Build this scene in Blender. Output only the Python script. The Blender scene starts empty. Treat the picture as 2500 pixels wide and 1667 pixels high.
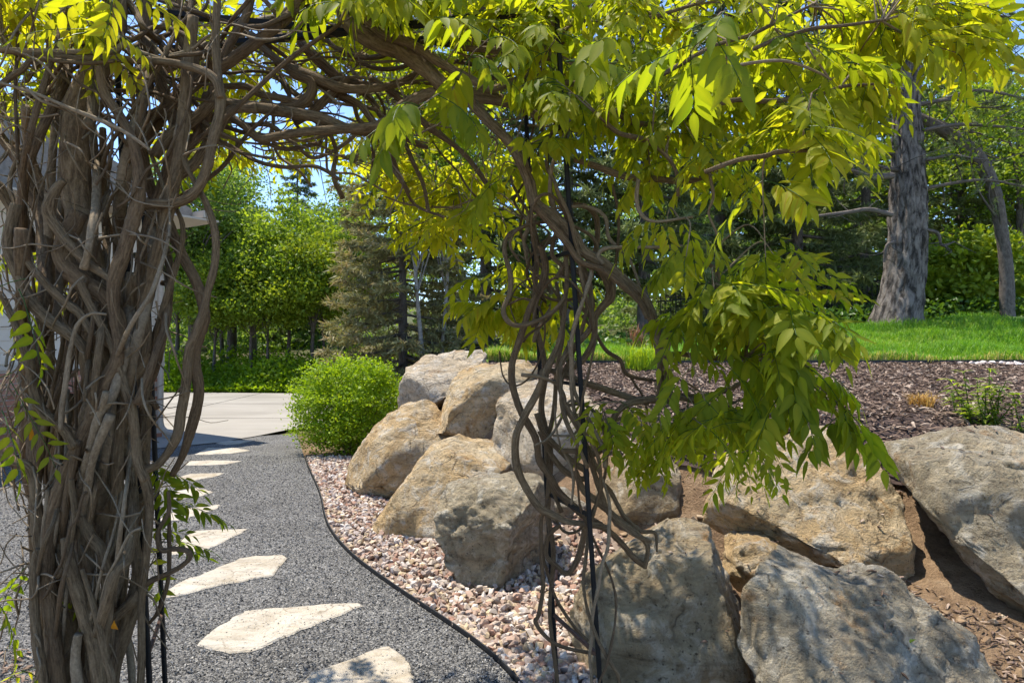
import bpy, bmesh, math, random
import numpy as np
from mathutils import Vector, Matrix, noise
from mathutils.bvhtree import BVHTree

random.seed(7)
rng = np.random.default_rng(11)
scene = bpy.context.scene
col = scene.collection

# ------------------------------------------------------------------ camera, sky, sun, exposure
CAM_H = 1.5
cam_d = bpy.data.cameras.new("camera")
cam = bpy.data.objects.new("camera", cam_d)
col.objects.link(cam)
cam.location = (0, 0, CAM_H)
cam.rotation_euler = (math.radians(90), 0, 0)
cam_d.sensor_width = 36.0
cam_d.lens = 24.0
cam_d.clip_start = 0.05
cam_d.clip_end = 600
scene.camera = cam

SUN_EL = math.radians(69)
TO_SUN_H = Vector((-0.82, 0.57, 0)).normalized()
TO_SUN = Vector((TO_SUN_H.x * math.cos(SUN_EL), TO_SUN_H.y * math.cos(SUN_EL), math.sin(SUN_EL)))
world = bpy.data.worlds.new("World")
scene.world = world
world.use_nodes = True
wn = world.node_tree
sky = wn.nodes.new("ShaderNodeTexSky")
sky.sky_type = 'NISHITA'
sky.sun_disc = False
sky.sun_elevation = SUN_EL
sky.sun_rotation = math.atan2(TO_SUN_H.x, TO_SUN_H.y)
sky.altitude = 2600
sky.air_density = 1.0
sky.dust_density = 0.15
sky.ozone_density = 3.5
bg = wn.nodes["Background"]
bg.inputs[1].default_value = 0.15
wn.links.new(sky.outputs[0], bg.inputs[0])

sun_d = bpy.data.lights.new("sun", 'SUN')
sun_d.energy = 3.5
sun_d.angle = math.radians(0.5)
sun_d.color = (1.0, 0.93, 0.81)
sun = bpy.data.objects.new("sun", sun_d)
col.objects.link(sun)
sun.location = (-8, 6, 18)
sun.rotation_euler = TO_SUN.to_track_quat('Z', 'Y').to_euler()

scene.view_settings.view_transform = 'Standard'
scene.view_settings.look = 'None'
scene.view_settings.exposure = 1.24
scene.view_settings.gamma = 1.0
scene.view_settings.use_curve_mapping = False
scene.render.engine = 'CYCLES'
scene.cycles.max_bounces = 6
scene.cycles.diffuse_bounces = 3
scene.cycles.glossy_bounces = 2
scene.cycles.transmission_bounces = 4
scene.cycles.caustics_reflective = False
scene.cycles.caustics_refractive = False
scene.cycles.use_denoising = True
scene.cycles.use_adaptive_sampling = True
scene.cycles.adaptive_threshold = 0.02

# ------------------------------------------------------------------ helpers
K = 2500.0 / 2352.0


def P(x, y, d):
    """photo position (2500 px wide) at distance d in front of the camera -> place in the garden"""
    return Vector(((x - 1250) / 1666.7 * d, d, CAM_H - (y - 833.5) / 1666.7 * d))


def G(x, y, z=0.0):
    d = (CAM_H - z) * 1666.7 / (y - 833.5)
    return Vector(((x - 1250) / 1666.7 * d, d, z))


def link(o, parent=None):
    col.objects.link(o)
    if parent is not None:
        o.parent = parent
    return o


def tag(o, label=None, cat=None, group=None, kind=None):
    if label: o["label"] = label
    if cat: o["category"] = cat
    if group: o["group"] = group
    if kind: o["kind"] = kind
    return o


def empty(name, loc=(0, 0, 0), label=None, cat=None, group=None):
    o = bpy.data.objects.new(name, None)
    o.empty_display_size = 0.1
    o.location = loc
    col.objects.link(o)
    return tag(o, label, cat, group)


def np_mesh(name, V, F, mat=None, smooth=False, uv=None, attr=None):
    """F: (M,3) or (M,4) int array"""
    V = np.asarray(V, dtype=np.float32)
    F = np.asarray(F, dtype=np.int32)
    me = bpy.data.meshes.new(name)
    n, k = F.shape
    me.vertices.add(len(V))
    me.vertices.foreach_set("co", V.ravel())
    me.loops.add(n * k)
    me.loops.foreach_set("vertex_index", F.ravel())
    me.polygons.add(n)
    me.polygons.foreach_set("loop_start", np.arange(0, n * k, k, dtype=np.int32))
    me.polygons.foreach_set("loop_total", np.full(n, k, dtype=np.int32))
    me.polygons.foreach_set("use_smooth", np.full(n, smooth, dtype=bool))
    if uv is not None:
        l = me.uv_layers.new(name="UVMap")
        l.data.foreach_set("uv", np.asarray(uv, dtype=np.float32).ravel())
    if attr is not None:
        a = me.attributes.new("tint", 'FLOAT', 'POINT')
        a.data.foreach_set("value", np.asarray(attr, dtype=np.float32))
    me.update(calc_edges=True)
    if mat: me.materials.append(mat)
    return me


def obj(name, me, parent=None, loc=None):
    o = bpy.data.objects.new(name, me)
    if loc is not None: o.location = loc
    return link(o, parent)


def bm_obj(name, bm, mat, parent=None, smooth=False):
    me = bpy.data.meshes.new(name)
    bm.to_mesh(me)
    bm.free()
    if smooth:
        me.polygons.foreach_set("use_smooth", [True] * len(me.polygons))
    me.materials.append(mat)
    return obj(name, me, parent)


def box_bm(bm, c, s, rot=None):
    M = Matrix.Translation(c) @ (rot.to_4x4() if rot is not None else Matrix.Identity(4)) @ Matrix.Diagonal((s[0], s[1], s[2], 1))
    bmesh.ops.create_cube(bm, size=1.0, matrix=M)


def bar_bm(bm, a, b, w, h=None):
    a, b = Vector(a), Vector(b)
    d = b - a
    q = d.to_track_quat('Y', 'Z').to_matrix()
    box_bm(bm, (a + b) / 2, (w, d.length, h or w), q)


class MatB:
    def __init__(s, name):
        s.m = bpy.data.materials.new(name)
        s.m.use_nodes = True
        s.t = s.m.node_tree
        s.b = s.t.nodes["Principled BSDF"]
        s.out = s.t.nodes["Material Output"]

    def n(s, typ, **kw):
        nd = s.t.nodes.new("ShaderNode" + typ)
        for k, v in kw.items():
            if k in nd.inputs.keys():
                i = nd.inputs[k]
                if hasattr(v, "is_output"): s.t.links.new(v, i)
                else: i.default_value = v
            else:
                setattr(nd, k, v)
        return nd

    def l(s, a, b): s.t.links.new(a, b)

    def coord(s, kind="Object"):
        return s.n("TexCoord").outputs[kind]

    def mapping(s, v, scale):
        m = s.n("Mapping")
        s.l(v, m.inputs["Vector"])
        m.inputs["Scale"].default_value = scale
        return m.outputs[0]

    def noise(s, v, scale, detail=4.0, rough=0.55, dist=0.0):
        nd = s.n("TexNoise")
        s.l(v, nd.inputs["Vector"])
        nd.inputs["Scale"].default_value = scale
        nd.inputs["Detail"].default_value = detail
        nd.inputs["Roughness"].default_value = rough
        nd.inputs["Distortion"].default_value = dist
        return nd.outputs["Fac"]

    def ramp(s, f, stops, interp='LINEAR'):
        nd = s.n("ValToRGB")
        cr = nd.color_ramp
        cr.interpolation = interp
        while len(cr.elements) < len(stops): cr.elements.new(0.5)
        for e, (p, c) in zip(cr.elements, stops):
            e.position = p
            e.color = (*c, 1) if len(c) == 3 else c
        s.l(f, nd.inputs["Fac"])
        return nd.outputs["Color"]

    def mix(s, f, a, b, mode='MIX'):
        nd = s.n("Mix")
        nd.data_type = 'RGBA'
        nd.blend_type = mode
        for sock, v in ((nd.inputs["Factor"], f), (nd.inputs[6], a), (nd.inputs[7], b)):
            if hasattr(v, "is_output"): s.l(v, sock)
            elif isinstance(v, (int, float)): sock.default_value = v
            else: sock.default_value = (*v, 1)
        return nd.outputs[2]

    def math(s, op, a, b=None):
        nd = s.n("Math", operation=op)
        for i, v in enumerate((a, b)):
            if v is None: continue
            if hasattr(v, "is_output"): s.l(v, nd.inputs[i])
            else: nd.inputs[i].default_value = v
        return nd.outputs[0]

    def bump(s, h, strength, dist=0.02, prev=None):
        nd = s.n("Bump")
        nd.inputs["Strength"].default_value = strength
        nd.inputs["Distance"].default_value = dist
        s.l(h, nd.inputs["Height"])
        if prev is not None: s.l(prev, nd.inputs["Normal"])
        return nd.outputs[0]

    def done(s, c=None, rough=0.8, normal=None, spec=0.3):
        if c is not None:
            if hasattr(c, "is_output"): s.l(c, s.b.inputs["Base Color"])
            else: s.b.inputs["Base Color"].default_value = (*c, 1)
        if hasattr(rough, "is_output"): s.l(rough, s.b.inputs["Roughness"])
        else: s.b.inputs["Roughness"].default_value = rough
        s.b.inputs["Specular IOR Level"].default_value = spec
        if normal is not None: s.l(normal, s.b.inputs["Normal"])
        return s.m


def leaf_mat(name, stops, trans, tfac, rough=0.45, spec=0.35, use_tint=True):
    m = MatB(name)
    if use_tint:
        f = m.n("Attribute", attribute_name="tint").outputs["Fac"]
    else:
        f = m.n("NewGeometry").outputs["Random Per Island"]
    c = m.ramp(f, stops)
    m.done(c, rough, spec=spec)
    tr = m.n("BsdfTranslucent")
    tc = m.mix(1.0, c, trans, 'MULTIPLY')
    m.l(tc, tr.inputs["Color"])
    ms = m.n("MixShader")
    ms.inputs[0].default_value = tfac
    m.l(m.b.outputs[0], ms.inputs[1])
    m.l(tr.outputs[0], ms.inputs[2])
    m.l(ms.outputs[0], m.out.inputs["Surface"])
    return m.m


def island_mat(name, stops, rough=0.85, bump=0.0, bscale=200, interp='LINEAR', spec=0.25):
    m = MatB(name)
    f = m.n("NewGeometry").outputs["Random Per Island"]
    c = m.ramp(f, stops, interp)
    co = m.coord()
    nz = m.noise(co, bscale, 3)
    c = m.mix(0.45, c, m.ramp(nz, [(0.3, (0.45, 0.45, 0.45)), (0.7, (1.3, 1.3, 1.3))]), 'MULTIPLY')
    nrm = m.bump(nz, bump, 0.01) if bump else None
    return m.done(c, rough, nrm, spec)


# ------------------------------------------------------------------ materials
def rock_mat(name, base, second, pale, dark, warm=0.5, seed=0.0):
    m = MatB(name)
    co = m.n("Mapping")
    m.l(m.coord(), co.inputs["Vector"])
    co.inputs["Location"].default_value = (seed, seed * 1.7, seed * .6)
    v = co.outputs[0]
    n1 = m.noise(v, 2.4, 6, 0.6, 0.5)
    n2 = m.noise(v, 6.5, 8, 0.68, 0.8)
    n3 = m.noise(v, 28, 8, 0.7)
    n4 = m.noise(v, 110, 4, 0.6)
    c = m.mix(m.ramp(n1, [(0.42, (0, 0, 0)), (0.60, (1, 1, 1))]), base, second)
    c = m.mix(m.ramp(n2, [(0.50, (0, 0, 0)), (0.66, (1, 1, 1))]), c, pale)
    c = m.mix(m.ramp(n3, [(0.30, (0.85, 0.85, 0.85)), (0.45, (0, 0, 0))]), c, dark)
    n5 = m.noise(v, 3.6, 5, 0.65, 1.2)
    c = m.mix(m.ramp(n5, [(0.60, (0, 0, 0)), (0.72, (warm, warm, warm))]), c, (0.44, 0.22, 0.065))
    n6 = m.noise(m.mapping(v, (2.0, 2.6, 8.0)), 1.6, 6, 0.65, 1.0)
    c = m.mix(0.65, c, m.ramp(n6, [(0.34, (0.55, 0.52, 0.48)), (0.5, (1.0, 1.0, 1.0)), (0.66, (1.28, 1.25, 1.2))]), 'MULTIPLY')
    n7 = m.noise(v, 17, 8, 0.75, 0.6)
    c = m.mix(0.5, c, m.ramp(n7, [(0.36, (0.5, 0.46, 0.42)), (0.5, (1.0, 1.0, 1.0)), (0.64, (1.22, 1.2, 1.16))]), 'MULTIPLY')
    pv = m.n("TexVoronoi")
    m.l(v, pv.inputs["Vector"])
    pv.inputs["Scale"].default_value = 34
    pit = m.ramp(m.math('ADD', pv.outputs["Distance"], m.math('MULTIPLY', n3, 0.7)), [(0.42, (0.8, 0.8, 0.8)), (0.52, (0, 0, 0))])
    c = m.mix(pit, c, dark)
    vo = m.n("TexVoronoi", feature='DISTANCE_TO_EDGE')
    dv = m.n("VectorMath", operation='ADD')
    m.l(v, dv.inputs[0])
    ns = m.n("TexNoise")
    m.l(v, ns.inputs["Vector"])
    ns.inputs["Scale"].default_value = 5
    ns.inputs["Detail"].default_value = 5
    sc = m.n("VectorMath", operation='SCALE')
    m.l(ns.outputs["Color"], sc.inputs[0])
    sc.inputs["Scale"].default_value = 0.35
    m.l(sc.outputs[0], dv.inputs[1])
    m.l(dv.outputs[0], vo.inputs["Vector"])
    vo.inputs["Scale"].default_value = 3.0
    crack = m.ramp(vo.outputs["Distance"], [(0.0, (0, 0, 0)), (0.035, (1, 1, 1))])
    gate = m.ramp(m.noise(v, 4.0, 2), [(0.5, (1, 1, 1)), (0.62, (0, 0, 0))])
    crack = m.mix(1.0, crack, gate, 'LIGHTEN')
    c = m.mix(m.mix(0.5, (1, 1, 1), crack), (0.10, 0.075, 0.05), c)
    h = m.math('ADD', m.math('MULTIPLY', n2, 0.9), m.math('MULTIPLY', n3, 0.8))
    h = m.math('ADD', h, m.math('MULTIPLY', n4, 0.16))
    h = m.math('ADD', h, m.math('MULTIPLY', crack, 0.3))
    h = m.math('ADD', h, m.math('MULTIPLY', n7, 0.6))
    nr = m.bump(h, 1.0, 0.085)
    return m.done(c, 0.92, nr, 0.15)


M = {}
M['rock_tan'] = [rock_mat(f"rock_tan_{i}", (0.62, 0.435, 0.225), (0.67, 0.53, 0.335), (0.74, 0.665, 0.535), (0.16, 0.10, 0.05), 0.9, 3.1 * i) for i in range(3)]
M['rock_pale'] = [rock_mat("rock_pale", (0.62, 0.495, 0.335), (0.67, 0.575, 0.44), (0.74, 0.68, 0.585), (0.17, 0.12, 0.075), 0.6, 5.0)]
M['rock_grey'] = [rock_mat("rock_brown_grey", (0.42, 0.315, 0.185), (0.48, 0.39, 0.255), (0.67, 0.59, 0.455), (0.11, 0.08, 0.05), 0.7, 9.0),
                  rock_mat("rock_blue_grey", (0.36, 0.31, 0.225), (0.44, 0.385, 0.29), (0.66, 0.605, 0.50), (0.10, 0.082, 0.058), 0.5, 11.3),
                  rock_mat("rock_streaked_grey", (0.41, 0.34, 0.23), (0.49, 0.41, 0.285), (0.70, 0.64, 0.525), (0.11, 0.09, 0.06), 0.6, 13.6)]


def bark(name, c1, c2, c3, us=7, vs=3.0, st=0.7, dist=0.006, mixa=0.55):
    m = MatB(name)
    uv = m.coord("UV")
    v = m.mapping(uv, (us, vs, 1))
    co = m.coord()
    n1 = m.noise(v, 3.0, 6, 0.65, 0.4)
    n2 = m.noise(co, 9, 4, 0.6)
    n3 = m.noise(co, 140, 3, 0.6)
    c = m.ramp(n1, [(0.32, c1), (0.52, c2), (0.72, c3)] if mixa > 0.2 else [(0.40, c1), (0.50, c2), (0.60, c3)])
    c = m.mix(m.ramp(n2, [(0.35, (0, 0, 0)), (0.7, (mixa, mixa, mixa))]), c, c3)
    c = m.mix(0.4, c, m.ramp(n3, [(0.3, (0.5, 0.5, 0.5)), (0.7, (1.25, 1.25, 1.25))]), 'MULTIPLY')
    h = m.math('ADD', n1, m.math('MULTIPLY', n3, 0.3))
    return m.done(c, 0.9, m.bump(h, st, dist), 0.2)


M['vine'] = bark("vine_bark", (0.05, 0.032, 0.017), (0.175, 0.120, 0.066), (0.31, 0.232, 0.14), 6, 7, 1.0, 0.010, 0.4)
M['vine2'] = bark("vine_bark_brown", (0.055, 0.034, 0.019), (0.155, 0.102, 0.057), (0.25, 0.175, 0.10), 6, 7, 1.0, 0.010, 0.4)
M['twig'] = bark("twig_bark", (0.09, 0.063, 0.037), (0.19, 0.142, 0.088), (0.30, 0.235, 0.155), 3, 20, 0.3)
M['pine_bark'] = bark("pine_bark", (0.05, 0.042, 0.036), (0.20, 0.172, 0.15), (0.34, 0.30, 0.265), 8, 1.2, 1.0, 0.12, 0.1)
M['dark_bark'] = bark("dark_bark", (0.05, 0.042, 0.035), (0.12, 0.10, 0.085), (0.20, 0.17, 0.15), 6, 3, 0.8, 0.02)
M['birch'] = bark("birch_bark", (0.06, 0.05, 0.045), (0.24, 0.215, 0.185), (0.38, 0.35, 0.31), 1.2, 5, 0.3, 0.01)
M['grey_twig'] = bark("dead_branch_bark", (0.18, 0.16, 0.14), (0.32, 0.29, 0.26), (0.42, 0.39, 0.36), 3, 6, 0.3)

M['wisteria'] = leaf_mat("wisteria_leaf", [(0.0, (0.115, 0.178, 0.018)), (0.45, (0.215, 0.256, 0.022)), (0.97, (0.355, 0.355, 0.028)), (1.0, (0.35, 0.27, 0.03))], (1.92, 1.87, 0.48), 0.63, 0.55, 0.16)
M['leaf_dark'] = leaf_mat("grove_leaf", [(0.0, (0.09, 0.15, 0.035)), (0.5, (0.16, 0.235, 0.055)), (1.0, (0.25, 0.32, 0.09))], (1.7, 1.7, 0.7), 0.54, 0.5, 0.4)
M['leaf_mid'] = leaf_mat("oak_leaf", [(0.0, (0.10, 0.17, 0.02)), (0.5, (0.185, 0.265, 0.03)), (1.0, (0.28, 0.35, 0.05))], (1.8, 1.7, 0.6), 0.55, 0.5, 0.35)
M['leaf_bright'] = leaf_mat("bright_leaf", [(0.0, (0.11, 0.19, 0.018)), (0.5, (0.20, 0.28, 0.020)), (1.0, (0.30, 0.36, 0.03))], (1.6, 1.4, 0.6), 0.42, 0.5, 0.3)
M['spirea'] = leaf_mat("spirea_leaf", [(0.0, (0.13, 0.22, 0.010)), (0.5, (0.22, 0.34, 0.016)), (1.0, (0.36, 0.46, 0.03))], (1.6, 1.5, 0.5), 0.48, 0.5, 0.3)
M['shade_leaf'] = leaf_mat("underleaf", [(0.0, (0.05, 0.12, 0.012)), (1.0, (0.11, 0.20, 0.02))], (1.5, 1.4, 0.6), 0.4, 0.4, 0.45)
M['spruce'] = leaf_mat("spruce_needle", [(0.0, (0.075, 0.10, 0.034)), (0.6, (0.14, 0.17, 0.06)), (1.0, (0.25, 0.28, 0.11))], (1.2, 1.3, 0.8), 0.25, 0.6, 0.3)
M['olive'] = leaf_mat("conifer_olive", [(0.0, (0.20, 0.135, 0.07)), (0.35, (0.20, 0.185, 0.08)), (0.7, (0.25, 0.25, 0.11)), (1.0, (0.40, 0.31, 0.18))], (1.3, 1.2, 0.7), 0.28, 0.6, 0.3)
M['grass'] = leaf_mat("grass_blade", [(0.0, (0.10, 0.24, 0.02)), (0.6, (0.17, 0.33, 0.03)), (0.93, (0.26, 0.38, 0.05)), (1.0, (0.5, 0.42, 0.2))], (1.4, 1.4, 0.5), 0.4, 0.5, 0.3)
M['straw'] = leaf_mat("dry_grass", [(0.0, (0.42, 0.24, 0.05)), (1.0, (0.55, 0.36, 0.12))], (1.2, 1.1, 0.8), 0.3, 0.7, 0.2)
M['lime_blade'] = leaf_mat("lime_blade", [(0.0, (0.20, 0.34, 0.02)), (1.0, (0.36, 0.46, 0.03))], (1.4, 1.3, 0.5), 0.4, 0.5, 0.3)
M['red_blade'] = leaf_mat("reddish_blade", [(0.0, (0.16, 0.07, 0.05)), (1.0, (0.30, 0.15, 0.08))], (1.2, 1.1, 0.8), 0.3, 0.5, 0.3)
M['orange_leaf'] = leaf_mat("withered_leaf", [(0.0, (0.55, 0.22, 0.01)), (1.0, (0.6, 0.3, 0.02))], (1.2, 1.1, 0.6), 0.35, 0.5, 0.3)


def mat_ground():
    m = MatB("dirt")
    co = m.coord()
    n1 = m.noise(co, 0.6, 5)
    n2 = m.noise(co, 8, 6, 0.65)
    n3 = m.noise(co, 60, 5, 0.7)
    c = m.ramp(n2, [(0.3, (0.18, 0.115, 0.068)), (0.55, (0.32, 0.215, 0.13)), (0.75, (0.42, 0.30, 0.19))])
    sx = m.n("SeparateXYZ")
    m.l(co, sx.inputs[0])
    far = m.ramp(m.math('MULTIPLY', sx.outputs["Y"], 0.04), [(0.36, (0, 0, 0)), (0.5, (1, 1, 1))])
    fl = m.ramp(n1, [(0.35, (0.09, 0.07, 0.045)), (0.65, (0.10, 0.13, 0.035))])
    c = m.mix(far, c, fl)
    c = m.mix(0.5, c, m.ramp(n3, [(0.3, (0.4, 0.4, 0.4)), (0.7, (1.3, 1.3, 1.3))]), 'MULTIPLY')
    return m.done(c, 0.95, m.bump(m.math('ADD', n2, n3), 0.9, 0.04), 0.1)


def mat_path():
    m = MatB("gravel_bed")
    co = m.coord()
    vo = m.n("TexVoronoi")
    m.l(co, vo.inputs["Vector"])
    vo.inputs["Scale"].default_value = 105
    f = m.n("SeparateColor")
    m.l(vo.outputs["Color"], f.inputs[0])
    c = m.ramp(f.outputs[0], [(0.0, (0.045, 0.044, 0.043)), (0.4, (0.125, 0.122, 0.118)), (0.75, (0.21, 0.205, 0.197)), (1.0, (0.34, 0.325, 0.30))])
    n1 = m.noise(co, 1.5, 5, 0.6)
    c = m.mix(0.6, c, m.ramp(n1, [(0.3, (0.62, 0.60, 0.57)), (0.7, (1.2, 1.2, 1.2))]), 'MULTIPLY')
    h = m.math('SUBTRACT', 1.0, vo.outputs["Distance"])
    return m.done(c, 0.85, m.bump(h, 1.0, 0.012), 0.2)


def mat_concrete():
    m = MatB("driveway_concrete")
    co = m.coord()
    n1 = m.noise(co, 0.5, 6, 0.6, 0.6)
    n2 = m.noise(m.mapping(co, (0.25, 2.0, 1)), 1.2, 5, 0.6)
    n3 = m.noise(co, 70, 4, 0.7)
    c = m.ramp(n1, [(0.3, (0.25, 0.23, 0.20)), (0.7, (0.36, 0.335, 0.295))])
    c = m.mix(0.6, c, m.ramp(n2, [(0.3, (0.78, 0.78, 0.78)), (0.7, (1.12, 1.12, 1.12))]), 'MULTIPLY')
    c = m.mix(0.35, c, m.ramp(n3, [(0.3, (0.7, 0.7, 0.7)), (0.7, (1.2, 1.2, 1.2))]), 'MULTIPLY')
    return m.done(c, 0.85, m.bump(n3, 0.2, 0.005), 0.25)


def mat_flag(seed):
    m = MatB("flagstone")
    mp = m.n("Mapping")
    m.l(m.coord(), mp.inputs[0])
    mp.inputs["Location"].default_value = (seed, seed * 2, 0)
    v = mp.outputs[0]
    n1 = m.noise(v, 2.2, 7, 0.62, 0.8)
    n2 = m.noise(v, 14, 7, 0.65)
    n3 = m.noise(v, 90, 4, 0.6)
    c = m.ramp(n1, [(0.3, (0.33, 0.27, 0.19)), (0.42, (0.42, 0.37, 0.295)), (0.7, (0.49, 0.45, 0.385))])
    c = m.mix(m.ramp(n2, [(0.55, (0, 0, 0)), (0.75, (0.5, 0.5, 0.5))]), c, (0.52, 0.42, 0.28))
    vo = m.n("TexVoronoi")
    m.l(v, vo.inputs["Vector"])
    vo.inputs["Scale"].default_value = 26
    sp = m.ramp(vo.outputs["Distance"], [(0.13, (0.85, 0.85, 0.85)), (0.18, (0, 0, 0))])
    st_ = m.noise(m.mapping(v, (3, 7, 1)), 2.0, 6, 0.7, 1.0)
    c = m.mix(0.8, c, m.ramp(st_, [(0.3, (0.62, 0.57, 0.5)), (0.5, (1, 1, 1)), (0.7, (1.1, 1.1, 1.1))]), 'MULTIPLY')
    sp = m.mix(1.0, sp, m.ramp(m.noise(v, 5, 3), [(0.44, (0, 0, 0)), (0.54, (1, 1, 1))]), 'MULTIPLY')
    vc = m.n("TexVoronoi", feature='DISTANCE_TO_EDGE')
    wv = m.n("VectorMath", operation='ADD')
    wn_ = m.n("TexNoise")
    m.l(v, wn_.inputs["Vector"])
    wn_.inputs["Scale"].default_value = 6
    ws = m.n("VectorMath", operation='SCALE')
    m.l(wn_.outputs["Color"], ws.inputs[0])
    ws.inputs["Scale"].default_value = 0.25
    m.l(v, wv.inputs[0])
    m.l(ws.outputs[0], wv.inputs[1])
    m.l(wv.outputs[0], vc.inputs["Vector"])
    vc.inputs["Scale"].default_value = 1.7
    ck = m.ramp(vc.outputs["Distance"], [(0.0, (0.7, 0.7, 0.7)), (0.011, (0, 0, 0))])
    ck = m.mix(1.0, ck, m.ramp(m.noise(v, 3.0, 2), [(0.5, (0, 0, 0)), (0.6, (1, 1, 1))]), 'MULTIPLY')
    c = m.mix(ck, c, (0.16, 0.12, 0.08))
    c = m.mix(sp, c, (0.10, 0.09, 0.08))
    h = m.math('ADD', m.math('MULTIPLY', n1, 1.4), m.math('MULTIPLY', n2, 0.35))
    h = m.math('ADD', h, m.math('MULTIPLY', n3, 0.06))
    return m.done(c, 0.9, m.bump(h, 1.0, 0.06), 0.2)


M['ground'] = mat_ground()
M['path'] = mat_path()
M['concrete'] = mat_concrete()
M['gravel'] = island_mat("gravel_stone", [(0.0, (0.035, 0.034, 0.033)), (0.35, (0.105, 0.103, 0.10)), (0.7, (0.20, 0.196, 0.19)), (0.93, (0.34, 0.33, 0.31)), (1.0, (0.48, 0.45, 0.40))], 0.85)
M['river'] = island_mat("crushed_rock", [(0.0, (0.30, 0.165, 0.115)), (0.2, (0.40, 0.27, 0.20)), (0.4, (0.45, 0.36, 0.29)), (0.55, (0.30, 0.25, 0.235)), (0.7, (0.50, 0.38, 0.23)), (0.85, (0.56, 0.48, 0.41)), (1.0, (0.62, 0.57, 0.52))], 0.8, 0.3, 70)
M['rockbed'] = island_mat("rock_bed_base", [(0, (0.20, 0.15, 0.115)), (1, (0.21, 0.155, 0.12))], 0.95, 0.8, 40)
M['pale_stone'] = island_mat("pale_stone", [(0.0, (0.50, 0.40, 0.36)), (1.0, (0.68, 0.62, 0.58))], 0.8, 0.3, 60)
M['mulch_base'] = island_mat("mulch_base", [(0, (0.065, 0.045, 0.037)), (1, (0.075, 0.05, 0.042))], 0.95, 1.0, 45)
M['mulch'] = island_mat("mulch_chip", [(0.0, (0.065, 0.040, 0.027)), (0.4, (0.165, 0.108, 0.076)), (0.75, (0.27, 0.19, 0.14)), (1.0, (0.45, 0.355, 0.275))], 0.85)
M['lawn'] = island_mat("lawn_soil", [(0, (0.09, 0.15, 0.025)), (1, (0.10, 0.16, 0.03))], 0.95, 0.5, 30)


def simple(name, c, rough=0.6, metal=0.0, nscale=30, amt=0.25, bump=0.1, spec=0.4):
    m = MatB(name)
    co = m.coord()
    nz = m.noise(co, nscale, 5, 0.6)
    cc = m.mix(amt, c, m.ramp(nz, [(0.3, (0.45, 0.45, 0.45)), (0.7, (1.35, 1.35, 1.35))]), 'MULTIPLY')
    m.b.inputs["Metallic"].default_value = metal
    return m.done(cc, rough, m.bump(nz, bump, 0.004), spec)


M['iron'] = simple("arbor_iron", (0.013, 0.013, 0.013), 0.6, 0.0, 60, 0.5, 0.2, 0.2)
M['rust'] = simple("rusty_rod", (0.10, 0.052, 0.032), 0.8, 0.0, 60, 0.6, 0.3)
M['plastic'] = simple("black_edging", (0.018, 0.018, 0.019), 0.55, 0.0, 20, 0.3, 0.1)
M['siding'] = simple("cream_siding", (0.55, 0.49, 0.41), 0.7, 0.0, 3, 0.15, 0.05)
M['brick'] = simple("brick_red", (0.36, 0.16, 0.10), 0.9, 0.0, 12, 0.6, 0.4)
M['mortar'] = simple("mortar", (0.42, 0.38, 0.34), 0.95, 0.0, 30, 0.3, 0.3)
M['white'] = simple("white_trim", (0.42, 0.37, 0.31), 0.5, 0.0, 5, 0.1, 0.03)
M['shingle'] = simple("roof_shingle", (0.20, 0.18, 0.16), 0.9, 0.0, 20, 0.5, 0.4)
M['dead'] = simple("hole_leaf", (0.2, 0.1, 0.03), 0.8)

# ------------------------------------------------------------------ terrain
FOOT = [(0.75, -3.0), (0.62, 1.0), (0.42, 2.2), (0.30, 3.0), (-0.10, 4.2), (-0.75, 5.3), (-1.40, 6.7), (-1.95, 8.2), (-2.4, 10.0), (-2.2, 13.0), (-1.6, 17.0), (-0.5, 24.0), (3.0, 60.0), (3, 200)]
FY = np.array([p[1] for p in FOOT])
FX = np.array([p[0] for p in FOOT])


def sstep(a, b, x):
    t = np.clip((x - a) / (b - a), 0, 1)
    return t * t * (3 - 2 * t)


def hz(x, y):
    x = np.asarray(x, float)
    y = np.asarray(y, float)
    s = (x - np.interp(y, FY, FX)) * 0.88
    wide = np.interp(y, [2, 3.2, 4.5, 6, 9, 12], [1.5, 1.8, 2.3, 1.7, 1.5, 2.2])
    T = np.interp(y, [0, 2.2, 2.8, 3.3, 3.8, 4.3, 4.8, 9.0, 13.5, 20, 60, 200], [0.05, 0.08, 0.18, 0.30, 0.48, 0.82, 0.97, 1.22, 1.88, 2.1, 4.5, 12])
    lift = 0.2 + 0.95 * sstep(1.0, 11.0, x)
    T = np.where(y > 9.0, 1.22 + (T - 1.22) * lift, T)
    h = T * sstep(0.12, wide, s)
    h = h - 0.42 * np.exp(-((x - 1.45) ** 2 / 0.30 + (y - 3.95) ** 2 / 0.22)) * (h > 0.2)
    # wooded bank beyond the driveway
    h2 = np.interp(y, [0, 20.0, 22, 30, 60, 200], [0, 0, 0.30, 0.9, 3.0, 12])
    return np.maximum(h, h2)


def hzf(x, y): return float(hz(x, y))


def sheet(name, xs, ys, zoff, mat, kind="structure", rough=0.0):
    X, Y = np.meshgrid(xs, ys)
    Z = hz(X, Y) + zoff
    if rough:
        Z = Z + rng.normal(0, rough, Z.shape)
    V = np.stack([X.ravel(), Y.ravel(), Z.ravel()], 1)
    nx, ny = len(xs), len(ys)
    i = np.arange((ny - 1) * nx).reshape(ny - 1, nx)[:, :-1].ravel()
    F = np.stack([i, i + 1, i + 1 + nx, i + nx], 1)
    o = obj(name, np_mesh(name, V, F, mat, True))
    tag(o, kind=kind)
    return o


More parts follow.
